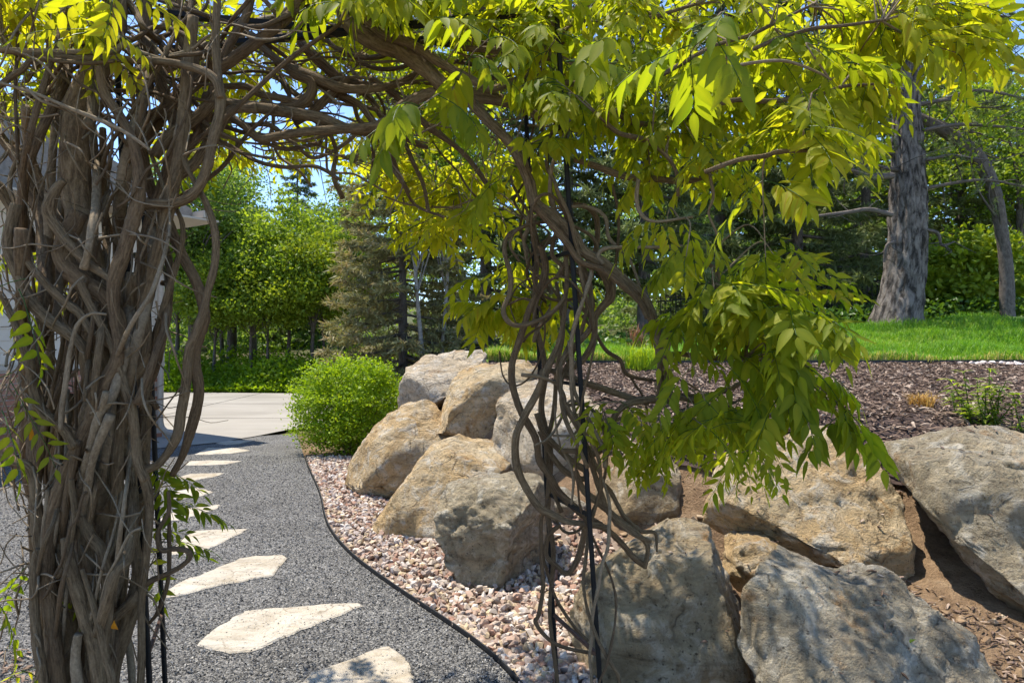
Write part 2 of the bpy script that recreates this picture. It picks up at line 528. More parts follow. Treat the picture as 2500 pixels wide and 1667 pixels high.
def loft(name, A, B, n, zoff, mat, kind="structure", flat=None):
    """strip between two 2-D polylines with the same number of points"""
    A, B = np.array(A, float), np.array(B, float)
    t = np.linspace(0, 1, n)[None, :, None]
    Q = A[:, None, :] * (1 - t) + B[:, None, :] * t
    X, Y = Q[..., 0], Q[..., 1]
    Z = (hz(X, Y) if flat is None else np.full_like(X, flat)) + zoff
    V = np.stack([X.ravel(), Y.ravel(), Z.ravel()], 1)
    m = len(A)
    i = np.arange((m - 1) * n).reshape(m - 1, n)[:, :-1].ravel()
    F = np.stack([i, i + 1, i + 1 + n, i + n], 1)
    o = obj(name, np_mesh(name, V, F, mat, True))
    tag(o, kind=kind)
    return o


def resample(pts, n):
    pts = np.array(pts, float)
    d = np.r_[0, np.cumsum(np.linalg.norm(np.diff(pts, axis=0), axis=1))]
    t = np.linspace(0, d[-1], n)
    return np.stack([np.interp(t, d, pts[:, k]) for k in range(pts.shape[1])], 1)


def catmull(pts, sub):
    pts = [np.array(p, float) for p in pts]
    if len(pts) < 3: return resample(pts, sub * (len(pts) - 1) + 1)
    out = []
    ext = [2 * pts[0] - pts[1]] + pts + [2 * pts[-1] - pts[-2]]
    for i in range(1, len(ext) - 2):
        p0, p1, p2, p3 = ext[i - 1:i + 3]
        for k in range(sub):
            t = k / sub
            out.append(0.5 * (2 * p1 + (p2 - p0) * t + (2 * p0 - 5 * p1 + 4 * p2 - p3) * t * t + (3 * p1 - p0 - 3 * p2 + p3) * t ** 3))
    out.append(pts[-1])
    return np.array(out)


gx = np.unique(np.concatenate([np.linspace(-90, -12, 30), np.linspace(-12, 12, 161), np.linspace(12, 90, 30)]))
gy = np.unique(np.concatenate([np.linspace(-12, 0, 10), np.linspace(0, 16, 140), np.linspace(16, 40, 50), np.linspace(40, 220, 30)]))
ground = sheet("ground", gx, gy, -0.035, M['ground'])

# path: right edge read from the black edging, left edge wide of the arbor
path_r = [(0.62, -2.0), (0.50, 1.2), (0.22, 2.4), (0.046, 3.0), (-0.164, 3.38), (-0.415, 3.70), (-0.73, 4.16), (-1.02, 4.58), (-1.31, 5.05), (-1.60, 5.75), (-1.72, 6.2), (-1.93, 6.85), (-2.3, 7.75), (-2.62, 8.6), (-3.05, 9.9), (-3.72, 11.68)]
path_l = [(-1.7, -2.0), (-1.75, 1.2), (-1.85, 2.4), (-2.25, 3.0), (-2.7, 3.38), (-3.1, 3.7), (-3.6, 4.16), (-4.0, 4.58), (-4.4, 5.05), (-4.9, 5.75), (-5.2, 6.2), (-5.6, 6.85), (-6.0, 7.75), (-6.2, 8.6), (-6.3, 9.2), (-6.4, 9.3)]
pr = catmull([(x, y) for x, y in path_r], 6)
_k = np.ones(15) / 15
_pp = np.vstack([np.repeat(pr[:1], 7, 0), pr, np.repeat(pr[-1:], 7, 0)])
pr = np.stack([np.convolve(_pp[:, j], _k, 'valid') for j in range(2)], 1)
pl = resample(path_l, len(pr))
path = loft("gravel_path", pl, pr, 40, 0.004, M['path'])
# driveway slab
near = [(-30, 8.6), (-12, 9.0), (-6.5, 9.35), (-4.9, 9.52), (-4.45, 9.85), (-4.1, 10.5), (-3.72, 11.68), (-3.2, 12.2), (-2.2, 13.0)]
far_ = [(-30, 20.2), (-14, 20.0), (-10, 19.9), (-8, 19.75), (-6.5, 19.6), (-5.2, 19.5), (-4.2, 19.4), (-3.2, 19.3), (-2.4, 19.1)]
driveway = loft("driveway", resample(near, 40), resample(far_, 40), 20, 0.016, M['concrete'], flat=0.0)

for a_, b_ in (((-14, 13.2), (-3.0, 13.2)), ((-14, 16.3), (-2.8, 16.3)), ((-6.9, 9.6), (-7.2, 19.6))):
    bm = bmesh.new()
    bar_bm(bm, (*a_, 0.017), (*b_, 0.017), 0.014, 0.006)
    bm_obj("joint", bm, M['plastic'], driveway)
# mulch bed: from behind the boulders to the lawn edge
def lawn_edge(x): return 8.75 + 0.018 * (x - 1) ** 2 * (x < 1) + 0.03 * np.maximum(x - 2, 0)
mx = np.linspace(-1.6, 11, 90)
mfront = np.stack([mx, np.interp(mx, [-1.6, -0.4, 0.3, 1.0, 1.6, 2.4, 11], [9.0, 7.0, 5.8, 4.9, 4.45, 4.05, 3.8])], 1)
mback = np.stack([mx, lawn_edge(mx)], 1)
mulch_bed = loft("mulch_bed", mfront, mback, 60, 0.0, M['mulch_base'])
lx = np.linspace(-0.4, 16, 70)
lf = np.stack([lx, lawn_edge(lx) + 0.02], 1)
lb = np.stack([lx, np.interp(lx, [-0.4, 1, 3, 6, 16], [9.4, 9.9, 11.3, 13.4, 14.6])], 1)
lawn = loft("lawn", lf, lb, 50, 0.02, M['lawn'])


def ribbon(name, pts, z0, z1, thick, mat, sub=4, follow=True):
    c = catmull(pts, sub)
    t = np.gradient(c, axis=0)
    t /= np.linalg.norm(t, axis=1)[:, None]
    nrm = np.stack([-t[:, 1], t[:, 0]], 1) * thick / 2
    base = hz(c[:, 0], c[:, 1]) if follow else np.zeros(len(c))
    V = []
    for k in range(len(c)):
        a, b = c[k] + nrm[k], c[k] - nrm[k]
        V += [(a[0], a[1], base[k] + z0), (a[0], a[1], base[k] + z1), (b[0], b[1], base[k] + z1), (b[0], b[1], base[k] + z0)]
    F = []
    for k in range(len(c) - 1):
        o = 4 * k
        for j in range(4):
            F.append((o + j, o + (j + 1) % 4, o + 4 + (j + 1) % 4, o + 4 + j))
    return obj(name, np_mesh(name, V, F, mat))


e1 = ribbon("path_edging", [(x + 0.01, y) for x, y in pr[6:80:2]], -0.06, 0.028, 0.007, M['plastic'], 2)
tag(e1, "thin black edging strip between the gravel path and pink crushed rock", "edging")
e2 = ribbon("lawn_edging", [(x, float(lawn_edge(x)) - 0.01) for x in np.linspace(-0.3, 15, 30)], -0.06, 0.05, 0.02, M['plastic'], 2)
tag(e2, "black edging board between the mulch bed and the lawn", "edging")

# ------------------------------------------------------------------ flagstones
FS = [
    ("pale flagstone nearest the camera, partly under dappled vine shade", [(815, 1568), (900, 1495), (1000, 1455), (1090, 1425), (1220, 1380), (1290, 1352), (1355, 1335), (1400, 1375), (1455, 1440), (1490, 1600), (1400, 1700), (900, 1680)]),
    ("long cracked cream flagstone pointing right, second stone from the camera", [(225, 1340), (300, 1270), (410, 1200), (530, 1135), (740, 1125), (960, 1108), (1165, 1092), (1190, 1118), (1080, 1160), (780, 1275), (660, 1330), (540, 1370), (430, 1388), (320, 1365)]),
    ("white flagstone with a notched right end, third stone from the camera", [(-30, 1072), (55, 1030), (80, 1010), (190, 955), (290, 925), (390, 880), (480, 845), (590, 828), (725, 828), (765, 840), (705, 890), (675, 945), (420, 985), (180, 1045), (60, 1068)]),
    ("tapering flagstone partly behind the low vine leaves, fourth stone from camera", [(60, 812), (140, 740), (200, 692), (330, 680), (525, 678), (480, 705), (400, 750), (320, 782), (230, 805), (100, 825)]),
    ("narrow flagstone behind the drooping vine leaves, fifth stone from the camera", [(10, 630), (60, 590), (180, 560), (370, 537), (345, 562), (230, 600), (120, 628)]),
    ("small pale flagstone half hidden behind vine leaves, sixth stone from camera", [(60, 497), (120, 460), (240, 443), (335, 465), (250, 490), (150, 507)]),
    ("small pale flagstone on the far path, seventh stone from the camera", [(110, 387), (200, 362), (405, 358), (330, 380), (220, 400)]),
    ("thin pale flagstone on the far path, eighth stone from the camera", [(160, 312), (200, 290), (330, 285), (495, 290), (430, 304), (300, 314)]),
    ("pale flagstone on the far path, second stone from the driveway", [(225, 252), (300, 215), (460, 215), (540, 230), (440, 246), (300, 254)]),
    ("farthest pale flagstone, right at the edge of the driveway", [(345, 188), (400, 173), (570, 172), (480, 190), (390, 195)]),
]
for i, (lab, zp) in enumerate(FS):
    pts = [G(380 + x / 2.3516, 1000 + y / 2.3516, 0.02) for x, y in zp]
    # fine, slightly ragged outline
    q = []
    for k in range(len(pts)):
        a, b = pts[k], pts[(k + 1) % len(pts)]
        n = max(1, int((b - a).length / 0.05))
        for j in range(n):
            p = a.lerp(b, j / n)
            q.append(p + Vector((random.gauss(0, .006), random.gauss(0, .008), 0)))
    bm = bmesh.new()
    vs = [bm.verts.new((p.x, p.y, 0.008)) for p in q]
    f = bm.faces.new(vs)
    if f.normal.z < 0: f.normal_flip()
    bm.normal_update()
    if f.normal.z < 0: bmesh.ops.reverse_faces(bm, faces=[f])
    r = bmesh.ops.extrude_face_region(bm, geom=[f])
    for v in [g for g in r["geom"] if isinstance(g, bmesh.types.BMVert)]:
        v.co.z = -0.03
    # the original face stays on top; shrink the rim a little for a chipped edge
    top = [v for v in bm.verts if v.co.z > 0]
    bm.normal_update()
    bmesh.ops.recalc_face_normals(bm, faces=bm.faces)
    tf = [f for f in bm.faces if all(v.co.z > 0 for v in f.verts)]
    ri = bmesh.ops.inset_region(bm, faces=tf, thickness=0.012, depth=0.006)
    tf = [f for f in bm.faces if abs(f.normal.z) > 0.9 and f.calc_center_median().z > 0]
    bmesh.ops.triangulate(bm, faces=[f for f in bm.faces if len(f.verts) > 4])
    o = bm_obj("flagstone", bm, mat_flag(i * 3.3))
    tag(o, lab, "flagstone", "stepping stones in the gravel path")

# ------------------------------------------------------------------ boulders
def ico(sub):
    bm = bmesh.new()
    bmesh.ops.create_icosphere(bm, subdivisions=sub, radius=1)
    V = np.array([v.co[:] for v in bm.verts])
    F = np.array([[v.index for v in f.verts] for f in bm.faces])
    bm.free()
    return V, F


ICO = {s: ico(s) for s in (5, 6)}
BVH = []


def boulder(outline, d, T, mat, lab, shear=0.35, seed=0, sub=5, cuts=14, eu=0.60, ew=0.62, amp=1.0, planes=()):
    pts = np.array([[(x * K - 1250) / 1666.7 * d, -(y * K - 833.5) / 1666.7 * d] for x, y in outline])
    c = (pts.max(0) + pts.min(0)) / 2
    poly = resample(np.vstack([pts, pts[:1]]), 240)[:-1] - c
    th = np.arctan2(poly[:, 1], poly[:, 0])
    rr = np.linalg.norm(poly, axis=1)
    o = np.argsort(th)
    th, rr = th[o], rr[o]
    th = np.r_[th - 2 * np.pi, th, th + 2 * np.pi]
    rr = np.r_[rr, rr, rr]
    D, F = ICO[sub]
    ang = np.arctan2(D[:, 1], D[:, 0])
    # slightly smoothed silhouette radius
    R = sum(np.interp(ang + e, th, rr) for e in (-0.06, 0, 0.06)) / 3 * 1.23
    rho = np.sqrt(D[:, 0] ** 2 + D[:, 1] ** 2)
    ru = R * rho ** eu
    u, v = ru * np.cos(ang), ru * np.sin(ang)
    w = T * np.sign(D[:, 2]) * np.abs(D[:, 2]) ** ew
    Q = np.stack([u, w + shear * v, v], 1)
    size = float(np.mean(rr))
    r2 = np.random.default_rng(100 + seed)
    nrm = D[:, [0, 2, 1]].copy()
    for n_ in list(planes):
        n = np.array(n_[:3], float)
        n /= np.linalg.norm(n)
        dt = Q @ n
        off = n_[3] * dt.max()
        ex = np.clip(dt - off, 0, None)
        Q = Q - n[None] * (ex * 0.92)[:, None]
    so = Vector((seed * 7.3, seed * 3.1, seed * 1.9))
    disp = np.empty(len(Q))
    for i in range(len(Q)):
        p = Vector(Q[i]) + so
        disp[i] = noise.noise(p * (1.1 / size)) * 0.16 * size + 0.07 * size * noise.fractal(p * 2.3, 0.9, 2.2, 2)
    Q = Q + nrm * disp[:, None]
    # breakage: flat faces that meet in crisp edges
    for k in range(cuts + 16):
        n = r2.normal(size=3)
        n /= np.linalg.norm(n)
        dt = Q @ n
        off = r2.uniform(0.70, 0.93) * dt.max()
        ex = np.clip(dt - off, 0, None)
        Q = Q - n[None] * (ex * 0.97)[:, None]
    for i in range(len(Q)):
        p = Vector(Q[i]) + so
        b = noise.ridged_multi_fractal(p * 3.1, 0.9, 2.1, 5, 0.9, 2.0)
        g = noise.fractal(p * 11.0, 0.85, 2.1, 5)
        vd = noise.voronoi((p + noise.noise_vector(p * 2.0) * 0.14) * 3.4)[0]
        e = vd[1] - vd[0]
        tr = noise.fractal(Vector((p.x * 3.0 + p.z * 1.5, p.y * 3.0, p.z * 8.5 - p.x * 3)), 0.8, 2.2, 3)
        tr = math.floor(tr * 3.5) / 3.5
        tq = noise.fractal(p * 2.6 + Vector((3, 1, 7)), 0.8, 2.2, 3) * 1.6
        tq = math.floor(tq * 3.0) / 3.0
        disp[i] = (0.020 * tr + 0.024 * size * tq + (b - 1.1) * 0.015 + g * 0.012 - 0.018 * math.exp(-e * 20)) * amp
    Q = Q + nrm * disp[:, None]
    base = Vector((c[0], d, CAM_H + c[1]))
    V = Q
    me = np_mesh("boulder", V, F, mat, True)
    ob = obj("boulder", me, None, base)
    tag(ob, lab, "boulder", "boulders of the retaining wall")
    BVH.append((V + np.array(base), F))
    return ob


t0, t1, t2 = M['rock_tan']
g0, g1, g2 = M['rock_grey']
wp = M['rock_pale'][0]
boulder([(1285, 1325), (1330, 1295), (1420, 1255), (1500, 1215), (1590, 1215), (1640, 1235), (1680, 1310), (1712, 1380), (1712, 1500), (1690, 1610), (1500, 1640), (1420, 1590), (1330, 1490), (1290, 1420)], 3.2, 0.42, g0,
        "big grey-brown boulder in vine shade beside the right-hand arbor posts", 0.4, 1, 6, 12, planes=[(0, -1, 0.25, 0.72), (-0.5, -0.6, 0.6, 0.8)])
boulder([(1700, 1440), (1720, 1375), (1760, 1335), (1850, 1345), (1990, 1390), (2090, 1370), (2140, 1405), (2200, 1460), (2260, 1520), (2310, 1590), (2340, 1730), (2000, 1790), (1740, 1730), (1715, 1570)], 2.75, 0.46, g1,
        "wide blue-grey boulder at the bottom with a sloping flat top", 0.6, 2, 6, 10, planes=[(0.15, -0.75, 0.65, 0.55), (-0.2, -1, -0.1, 0.75)])
boulder([(2060, 1080), (2080, 1020), (2140, 1000), (2190, 990), (2260, 1010), (2350, 1035), (2480, 1060), (2600, 1200), (2600, 1420), (2400, 1430), (2300, 1405), (2240, 1350), (2180, 1270), (2140, 1200), (2080, 1150)], 3.5, 0.5, g2,
        "large grey boulder with tan streaks leaning at the right edge of the wall", 0.55, 3, 6, 12, planes=[(-0.3, -0.85, 0.45, 0.62)])
boulder([(1640, 1180), (1680, 1100), (1740, 1020), (1800, 990), (1900, 1000), (1990, 1080), (2060, 1130), (2095, 1200), (2080, 1260), (1990, 1285), (1900, 1240), (1860, 1222), (1760, 1212), (1690, 1215)], 4.0, 0.5, t2,
        "rough brown slab overhanging a dark hollow", 0.8, 4, 6, 12, planes=[(0, -0.7, 0.7, 0.6)])
boulder([(1378, 1120), (1398, 1045), (1470, 1018), (1550, 1030), (1590, 1090), (1580, 1160), (1540, 1205), (1460, 1212), (1412, 1180)], 4.9, 0.38, g0,
        "small orange and grey boulder below the low vine leaves", 0.3, 5, 5, 12)
boulder([(1160, 940), (1180, 885), (1230, 868), (1330, 880), (1430, 915), (1445, 980), (1400, 1040), (1390, 1110), (1290, 1122), (1200, 1105), (1160, 1080), (1156, 1000)], 5.9, 0.55, wp,
        "pale blocky boulder with bright flat top behind the arbor posts", 0.55, 6, 5, 10, planes=[(0, -0.45, 0.9, 0.62), (0.1, -1, 0.05, 0.7)])
boulder([(1012, 960), (1030, 900), (1080, 850), (1130, 828), (1180, 828), (1228, 865), (1225, 910), (1175, 960), (1165, 1020), (1100, 1034), (1040, 1014), (1015, 985)], 7.0, 0.55, t1,
        "rounded golden boulder stacked above the long tan one", 0.6, 7, 5, 14)
boulder([(926, 880), (940, 850), (1000, 820), (1060, 803), (1120, 810), (1135, 835), (1090, 880), (1040, 910), (1000, 930), (960, 950), (932, 932)], 8.2, 0.6, wp,
        "topmost pale tan boulder next to the round green bush", 0.7, 8, 5, 14, planes=[(-0.1, -0.5, 0.85, 0.68)])
boulder([(798, 1085), (830, 1040), (870, 990), (920, 950), (980, 922), (1030, 908), (1070, 960), (1095, 1015), (1060, 1045), (985, 1070), (925, 1100), (892, 1138), (850, 1146), (808, 1115)], 6.9, 0.5, t0,
        "long tan boulder sloping down to the path beside the bush", 0.8, 9, 5, 12)
boulder([(880, 1195), (900, 1130), (950, 1080), (1010, 1040), (1070, 1022), (1130, 1032), (1180, 1075), (1176, 1185), (1100, 1245), (980, 1242), (900, 1238)], 5.55, 0.45, t2,
        "tan domed boulder between the long tan one and grey block", 0.75, 10, 5, 12)
boulder([(1018, 1160), (1045, 1122), (1110, 1098), (1175, 1096), (1235, 1130), (1262, 1200), (1255, 1305), (1220, 1355), (1150, 1360), (1085, 1330), (1050, 1275), (1030, 1210)], 4.4, 0.40, g2,
        "grey block boulder with a pale top and flat shaded front", 0.18, 11, 6, 8, planes=[(-0.1, -0.55, 0.85, 0.66), (-0.25, -1, -0.02, 0.66), (0.8, -0.6, 0.1, 0.75)])
boulder([(1665, 1305), (1690, 1240), (1760, 1235), (1800, 1270), (1770, 1325), (1700, 1340)], 3.65, 0.24, t2,
        "small brown boulder wedged under the overhanging slab", 0.2, 12, 5, 10)
boulder([(1228, 1155), (1290, 1128), (1335, 1150), (1335, 1195), (1260, 1206)], 5.0, 0.18, g1,
        "smallest grey boulder peeking out behind the leaning arbor posts", 0.2, 13, 5, 8)
boulder([(1540, 1060), (1600, 1005), (1690, 1005), (1735, 1060), (1700, 1140), (1600, 1160)], 5.1, 0.4, t0,
        "tan boulder mostly hidden behind the low vine leaves", 0.4, 14, 5, 10)

allV, allF, off = [], [], 0
for V, F in BVH:
    allV.append(V)
    allF.append(F + off)
    off += len(V)
rock_bvh = BVHTree.FromPolygons(np.vstack(allV).tolist(), np.vstack(allF).tolist())


def surface_z(x, y, z=0.0, top=3.0):
    h = rock_bvh.ray_cast(Vector((x, y, top)), Vector((0, 0, -1)))
    return h[0].z if h[0] is not None and h[0].z > z else None


# ------------------------------------------------------------------ little stones, gravel, mulch
def hull(n, sx, sy, sz, seed):
    r = np.random.default_rng(seed)
    bm = bmesh.new()
    for k in range(n):
        p = r.normal(size=3)
        p /= np.linalg.norm(p)
        p *= r.uniform(0.8, 1.1)
        bm.verts.new((p[0] * sx, p[1] * sy, p[2] * sz))
    bmesh.ops.convex_hull(bm, input=bm.verts)
    bmesh.ops.delete(bm, geom=[v for v in bm.verts if not v.link_faces], context='VERTS')
    bm.verts.index_update()
    V = np.array([v.co[:] for v in bm.verts])
    F = np.array([[v.index for v in f.verts] for f in bm.faces if len(f.verts) == 3])
    bm.free()
    return V, F


def rotmats(n, flat=1.0, r=rng):
    """random rotations: yaw free, tilt scaled by flat"""
    yaw = r.uniform(0, 2 * np.pi, n)
    p = r.normal(0, 0.5, n) * flat
    q = r.normal(0, 0.5, n) * flat
    cy, sy, cp, sp, cq, sq = np.cos(yaw), np.sin(yaw), np.cos(p), np.sin(p), np.cos(q), np.sin(q)
    z, o = np.zeros(n), np.ones(n)
    Rz = np.stack([np.stack([cy, -sy, z], 1), np.stack([sy, cy, z], 1), np.stack([z, z, o], 1)], 1)
    Rx = np.stack([np.stack([o, z, z], 1), np.stack([z, cp, -sp], 1), np.stack([z, sp, cp], 1)], 1)
    Ry = np.stack([np.stack([cq, z, sq], 1), np.stack([z, o, z], 1), np.stack([-sq, z, cq], 1)], 1)
    return Rz @ Rx @ Ry


def merge(variants, which, R, S, T):
    Vs, Fs, off = [], [], 0
    for k, (V, F) in enumerate(variants):
        idx = np.where(which == k)[0]
        if not len(idx): continue
        W = np.einsum('nij,nkj->nki', R[idx], V[None] * S[idx][:, None, None]) + T[idx][:, None, :]
        n = len(idx)
        Vs.append(W.reshape(-1, 3))
        Fs.append((F[None] + (np.arange(n) * len(V))[:, None, None]).reshape(-1, F.shape[1]) + off)
        off += n * len(V)
    return np.vstack(Vs), np.vstack(Fs)


def pr_x(y): return np.interp(y, pr[:, 1], pr[:, 0])


# crushed pink rock along the boulders
rb_y = np.linspace(1.0, 9.0, 60)
rbl = np.stack([pr_x(rb_y) + 0.012, rb_y], 1)
rbr = np.stack([np.interp(rb_y, FY, FX) + np.interp(rb_y, [1, 3, 4, 5, 7, 9], [0.35, 0.6, 0.9, 1.0, 0.6, 0.4]), rb_y], 1)
rock_bed = loft("rock_bed", rbl, rbr, 16, 0.002, M['rockbed'])
SV = [hull(13, 0.5, 0.40, 0.34, 40 + k) for k in range(8)]
n = 9500
t = rng.uniform(0, 1, n)
yy = 2.2 + 6.6 * rng.uniform(0, 1, n) ** 1.25
xl = pr_x(yy) + 0.03
xr = np.interp(yy, rbr[:, 1], rbr[:, 0])
xx = xl + (xr - xl) * t
sz = rng.uniform(0.034, 0.076, n)
zz = hz(xx, yy) + rng.uniform(0.002, 0.030, n) * np.clip((xx - xl) / 0.12, 0.3, 1)
Rm = rotmats(n, 1.2)
wh = rng.integers(0, 8, n)
Tt = np.stack([xx, yy, zz], 1)
# 300 largest in the picture become their own pieces
px = 1250 + xx / yy * 1666.7
py = 833.5 + (CAM_H - zz) / yy * 1666.7
vis = (py < 1650) & (py > 900) & (px > 700) & (px < 1560)
# leave out the ones under a boulder
for i in np.where(vis)[0]:
    s_ = surface_z(xx[i], yy[i])
    if s_ is not None and s_ > zz[i] + 0.01: vis[i] = False
app = np.where(vis, sz / yy, 0)
big = np.argsort(-app)[:300]
bigset = np.zeros(n, bool)
bigset[big] = True
V, F = merge(SV, wh[~bigset], Rm[~bigset], sz[~bigset], Tt[~bigset])
o = obj("crushed_rock", np_mesh("crushed_rock", V, F, M['river']), rock_bed)
tag(o, kind="stuff")


def single_mats(stops, k, name, nscale=70):
    out = []
    for i in range(k):
        f = (i + .5) / k * (len(stops) - 1)
        a, b, u = stops[int(f)], stops[min(int(f) + 1, len(stops) - 1)], f % 1
        out.append(simple(f"{name}_{i}", tuple(a[j] * (1 - u) + b[j] * u for j in range(3)), 0.8, 0, nscale, 0.45, 0.3, 0.25))
    return out


rv = single_mats([(0.30, 0.165, 0.115), (0.40, 0.27, 0.20), (0.45, 0.36, 0.29), (0.30, 0.25, 0.235), (0.50, 0.38, 0.23), (0.56, 0.48, 0.41), (0.62, 0.57, 0.52)], 8, "crushed_rock_tone")
SM = {}
for i in big:
    k = (int(wh[i]), int(rng.integers(0, 8)))
    if k not in SM:
        SM[k] = np_mesh("stone", SV[k[0]][0], SV[k[0]][1], rv[k[1]])
    o = bpy.data.objects.new("stone", SM[k])
    R_ = Matrix(Rm[i].tolist()).to_4x4()
    o.matrix_world = Matrix.Translation(Tt[i]) @ R_ @ Matrix.Scale(float(sz[i]), 4)
    link(o, rock_bed)

# loose gravel on the path
GV = [hull(6, 0.5, 0.42, 0.30, 70 + k) for k in range(6)]
n = 70000
yy = 2.45 + 6.5 * rng.uniform(0, 1, n) ** 1.7
a, b = np.interp(yy, pl[:, 1], pl[:, 0]), pr_x(yy) - 0.01
xx = b - (b - a) * rng.uniform(0, 1, n) ** 1.1
T_ = np.stack([xx, yy, 0.006 + rng.uniform(0, 0.005, n)], 1)
V, F = merge(GV, rng.integers(0, 6, n), rotmats(n, 1.0), 0.005 + 0.016 * rng.uniform(0, 1, n) ** 2.2, T_)
o = obj("loose_gravel", np_mesh("loose_gravel", V, F, M['gravel']))
tag(o, "loose grey crushed gravel covering the path", "gravel", kind="stuff")

n = 420
ids = rng.integers(0, 3, n)
cx = np.array([-0.55, -1.15, -1.75])[ids] + rng.normal(0, 0.28, n)
cy = np.array([3.05, 3.62, 4.2])[ids] + rng.normal(0, 0.10, n)
V, F = merge(GV, rng.integers(0, 6, n), rotmats(n, 1.0), rng.uniform(0.005, 0.011, n), np.stack([cx, cy, np.full(n, 0.0155)], 1))
o = obj("stray_gravel", np_mesh("stray_gravel", V, F, M['gravel']))
tag(o, "stray gravel bits kicked onto the nearest flagstones", "gravel", kind="stuff")

# bark mulch
def chip(seed):
    r = np.random.default_rng(seed)
    L, w, h = 1.0, r.uniform(0.12, 0.26), 0.06
    b = r.uniform(-0.12, 0.12)
    V = np.array([(-L / 2, -w / 3, 0), (-L / 2 * .9, w / 2, 0.01), (L / 2, w / 3, 0), (L / 2 * .85, -w / 2, 0), (0, -w / 2, h + b), (0.05, w / 2, h + b * .8)])
    F = np.array([(0, 4, 5), (0, 5, 1), (4, 3, 2), (4, 2, 5), (0, 1, 5), (0, 3, 4), (1, 2, 5), (0, 2, 1), (0, 3, 2)])
    return V, F


CV = [chip(k) for k in range(6)]
n = 42000
u = rng.uniform(0, 1, n)
xx = -1.2 + 8.7 * rng.uniform(0, 1, n)
yf = np.interp(xx, mfront[:, 0], mfront[:, 1])
yb = lawn_edge(xx)
yy = yf + (yb - 0.02 - yf) * rng.uniform(0, 1, n)
T_ = np.stack([xx, yy, hz(xx, yy) + 0.008 + rng.uniform(0, 0.02, n)], 1)
V, F = merge(CV, rng.integers(0, 6, n), rotmats(n, 0.5), rng.uniform(0.03, 0.085, n), T_)
o = obj("bark_mulch", np_mesh("bark_mulch", V, F, M['mulch']))
tag(o, "dark brown shredded bark mulch behind the boulders", "mulch", kind="stuff")

# soil crumbs and chips lying on the boulders and between them
n = 8000
xx = rng.uniform(0.7, 2.8, n)
yy = rng.uniform(2.2, 4.2, n)
keep, zs = [], []
for i in range(n):
    s_ = surface_z(xx[i], yy[i])
    g_ = hzf(xx[i], yy[i]) - 0.035
    if s_ is None or s_ < g_:
        keep.append(i)
        zs.append(g_ + 0.008)
    elif random.random() < 0.04:
        keep.append(i)
        zs.append(s_ + 0.008)
k = np.array(keep)
V, F = merge(CV, rng.integers(0, 6, len(k)), rotmats(len(k), 0.6), rng.uniform(0.015, 0.05, len(k)), np.stack([xx[k], yy[k], np.array(zs)], 1))
o = obj("mulch_litter", np_mesh("mulch_litter", V, F, M['mulch']))
tag(o, "scattered bark bits on the dirt between the boulders", "mulch", kind="stuff")
n = 1500
xx = rng.uniform(0.5, 2.9, n)
yy = rng.uniform(2.5, 4.9, n)
keep, zs = [], []
for i in range(n):
    s_ = surface_z(xx[i], yy[i])
    g_ = hzf(xx[i], yy[i]) - 0.035
    if s_ is None or s_ < g_:
        keep.append(i)
        zs.append(g_ + 0.006)
k = np.array(keep)
V, F = merge(SV, rng.integers(0, 8, len(k)), rotmats(len(k), 1.0), 0.012 + 0.07 * rng.uniform(0, 1, len(k)) ** 3, np.stack([xx[k], yy[k], np.array(zs)], 1))
o = obj("rubble", np_mesh("rubble", V, F, island_mat("dirt_clod", [(0.0, (0.22, 0.145, 0.085)), (0.6, (0.33, 0.23, 0.14)), (1.0, (0.48, 0.38, 0.27))], 0.95, 0.6, 60)))
tag(o, "small stones and clods on the dirt between the boulders", "rubble", kind="stuff")
# leaf litter at the foot of the left vines
n = 2500
xx = rng.uniform(-3.2, -1.35, n)
yy = rng.uniform(2.0, 3.3, n)
k = xx < np.interp(yy, pl[:, 1], pl[:, 0]) + 0.25 + rng.normal(0, .12, n)
V, F = merge(CV, rng.integers(0, 6, k.sum()), rotmats(int(k.sum()), 0.5), rng.uniform(0.02, 0.06, k.sum()), np.stack([xx[k], yy[k], np.full(k.sum(), 0.012)], 1))
o = obj("leaf_litter", np_mesh("leaf_litter", V, F, M['mulch']))
tag(o, "dry brown litter at the foot of the vine trunks", "litter", kind="stuff")

# pale stones at the end of the mulch bed
strip = tag(empty("stone_strip", (5.6, 8.3, 1.2)), "strip of pale pinkish stones between the mulch and the lawn edging", "stones")
PM = single_mats([(0.50, 0.40, 0.36), (0.60, 0.53, 0.48), (0.70, 0.65, 0.61)], 4, "pale_stone_tone", 60)
for i in range(46):
    k = random.randrange(8)
    x = 5.7 + 2.2 * random.random()
    y = float(lawn_edge(x)) - 0.10 - random.random() * (0.12 + 0.2 * (x - 5.7))
    s_ = random.uniform(0.07, 0.15)
    key = ('p', k, i % 4)
    if key not in SM: SM[key] = np_mesh("stone", SV[k][0], SV[k][1], PM[i % 4])
    o = bpy.data.objects.new("stone", SM[key])
    o.matrix_world = Matrix.Translation((x - 5.6, y - 8.3, hzf(x, y) + 0.02 - 1.2)) @ Matrix.Rotation(random.uniform(0, 6.28), 4, 'Z') @ Matrix.Diagonal((s_, s_, s_ * .7, 1))
    link(o, strip)


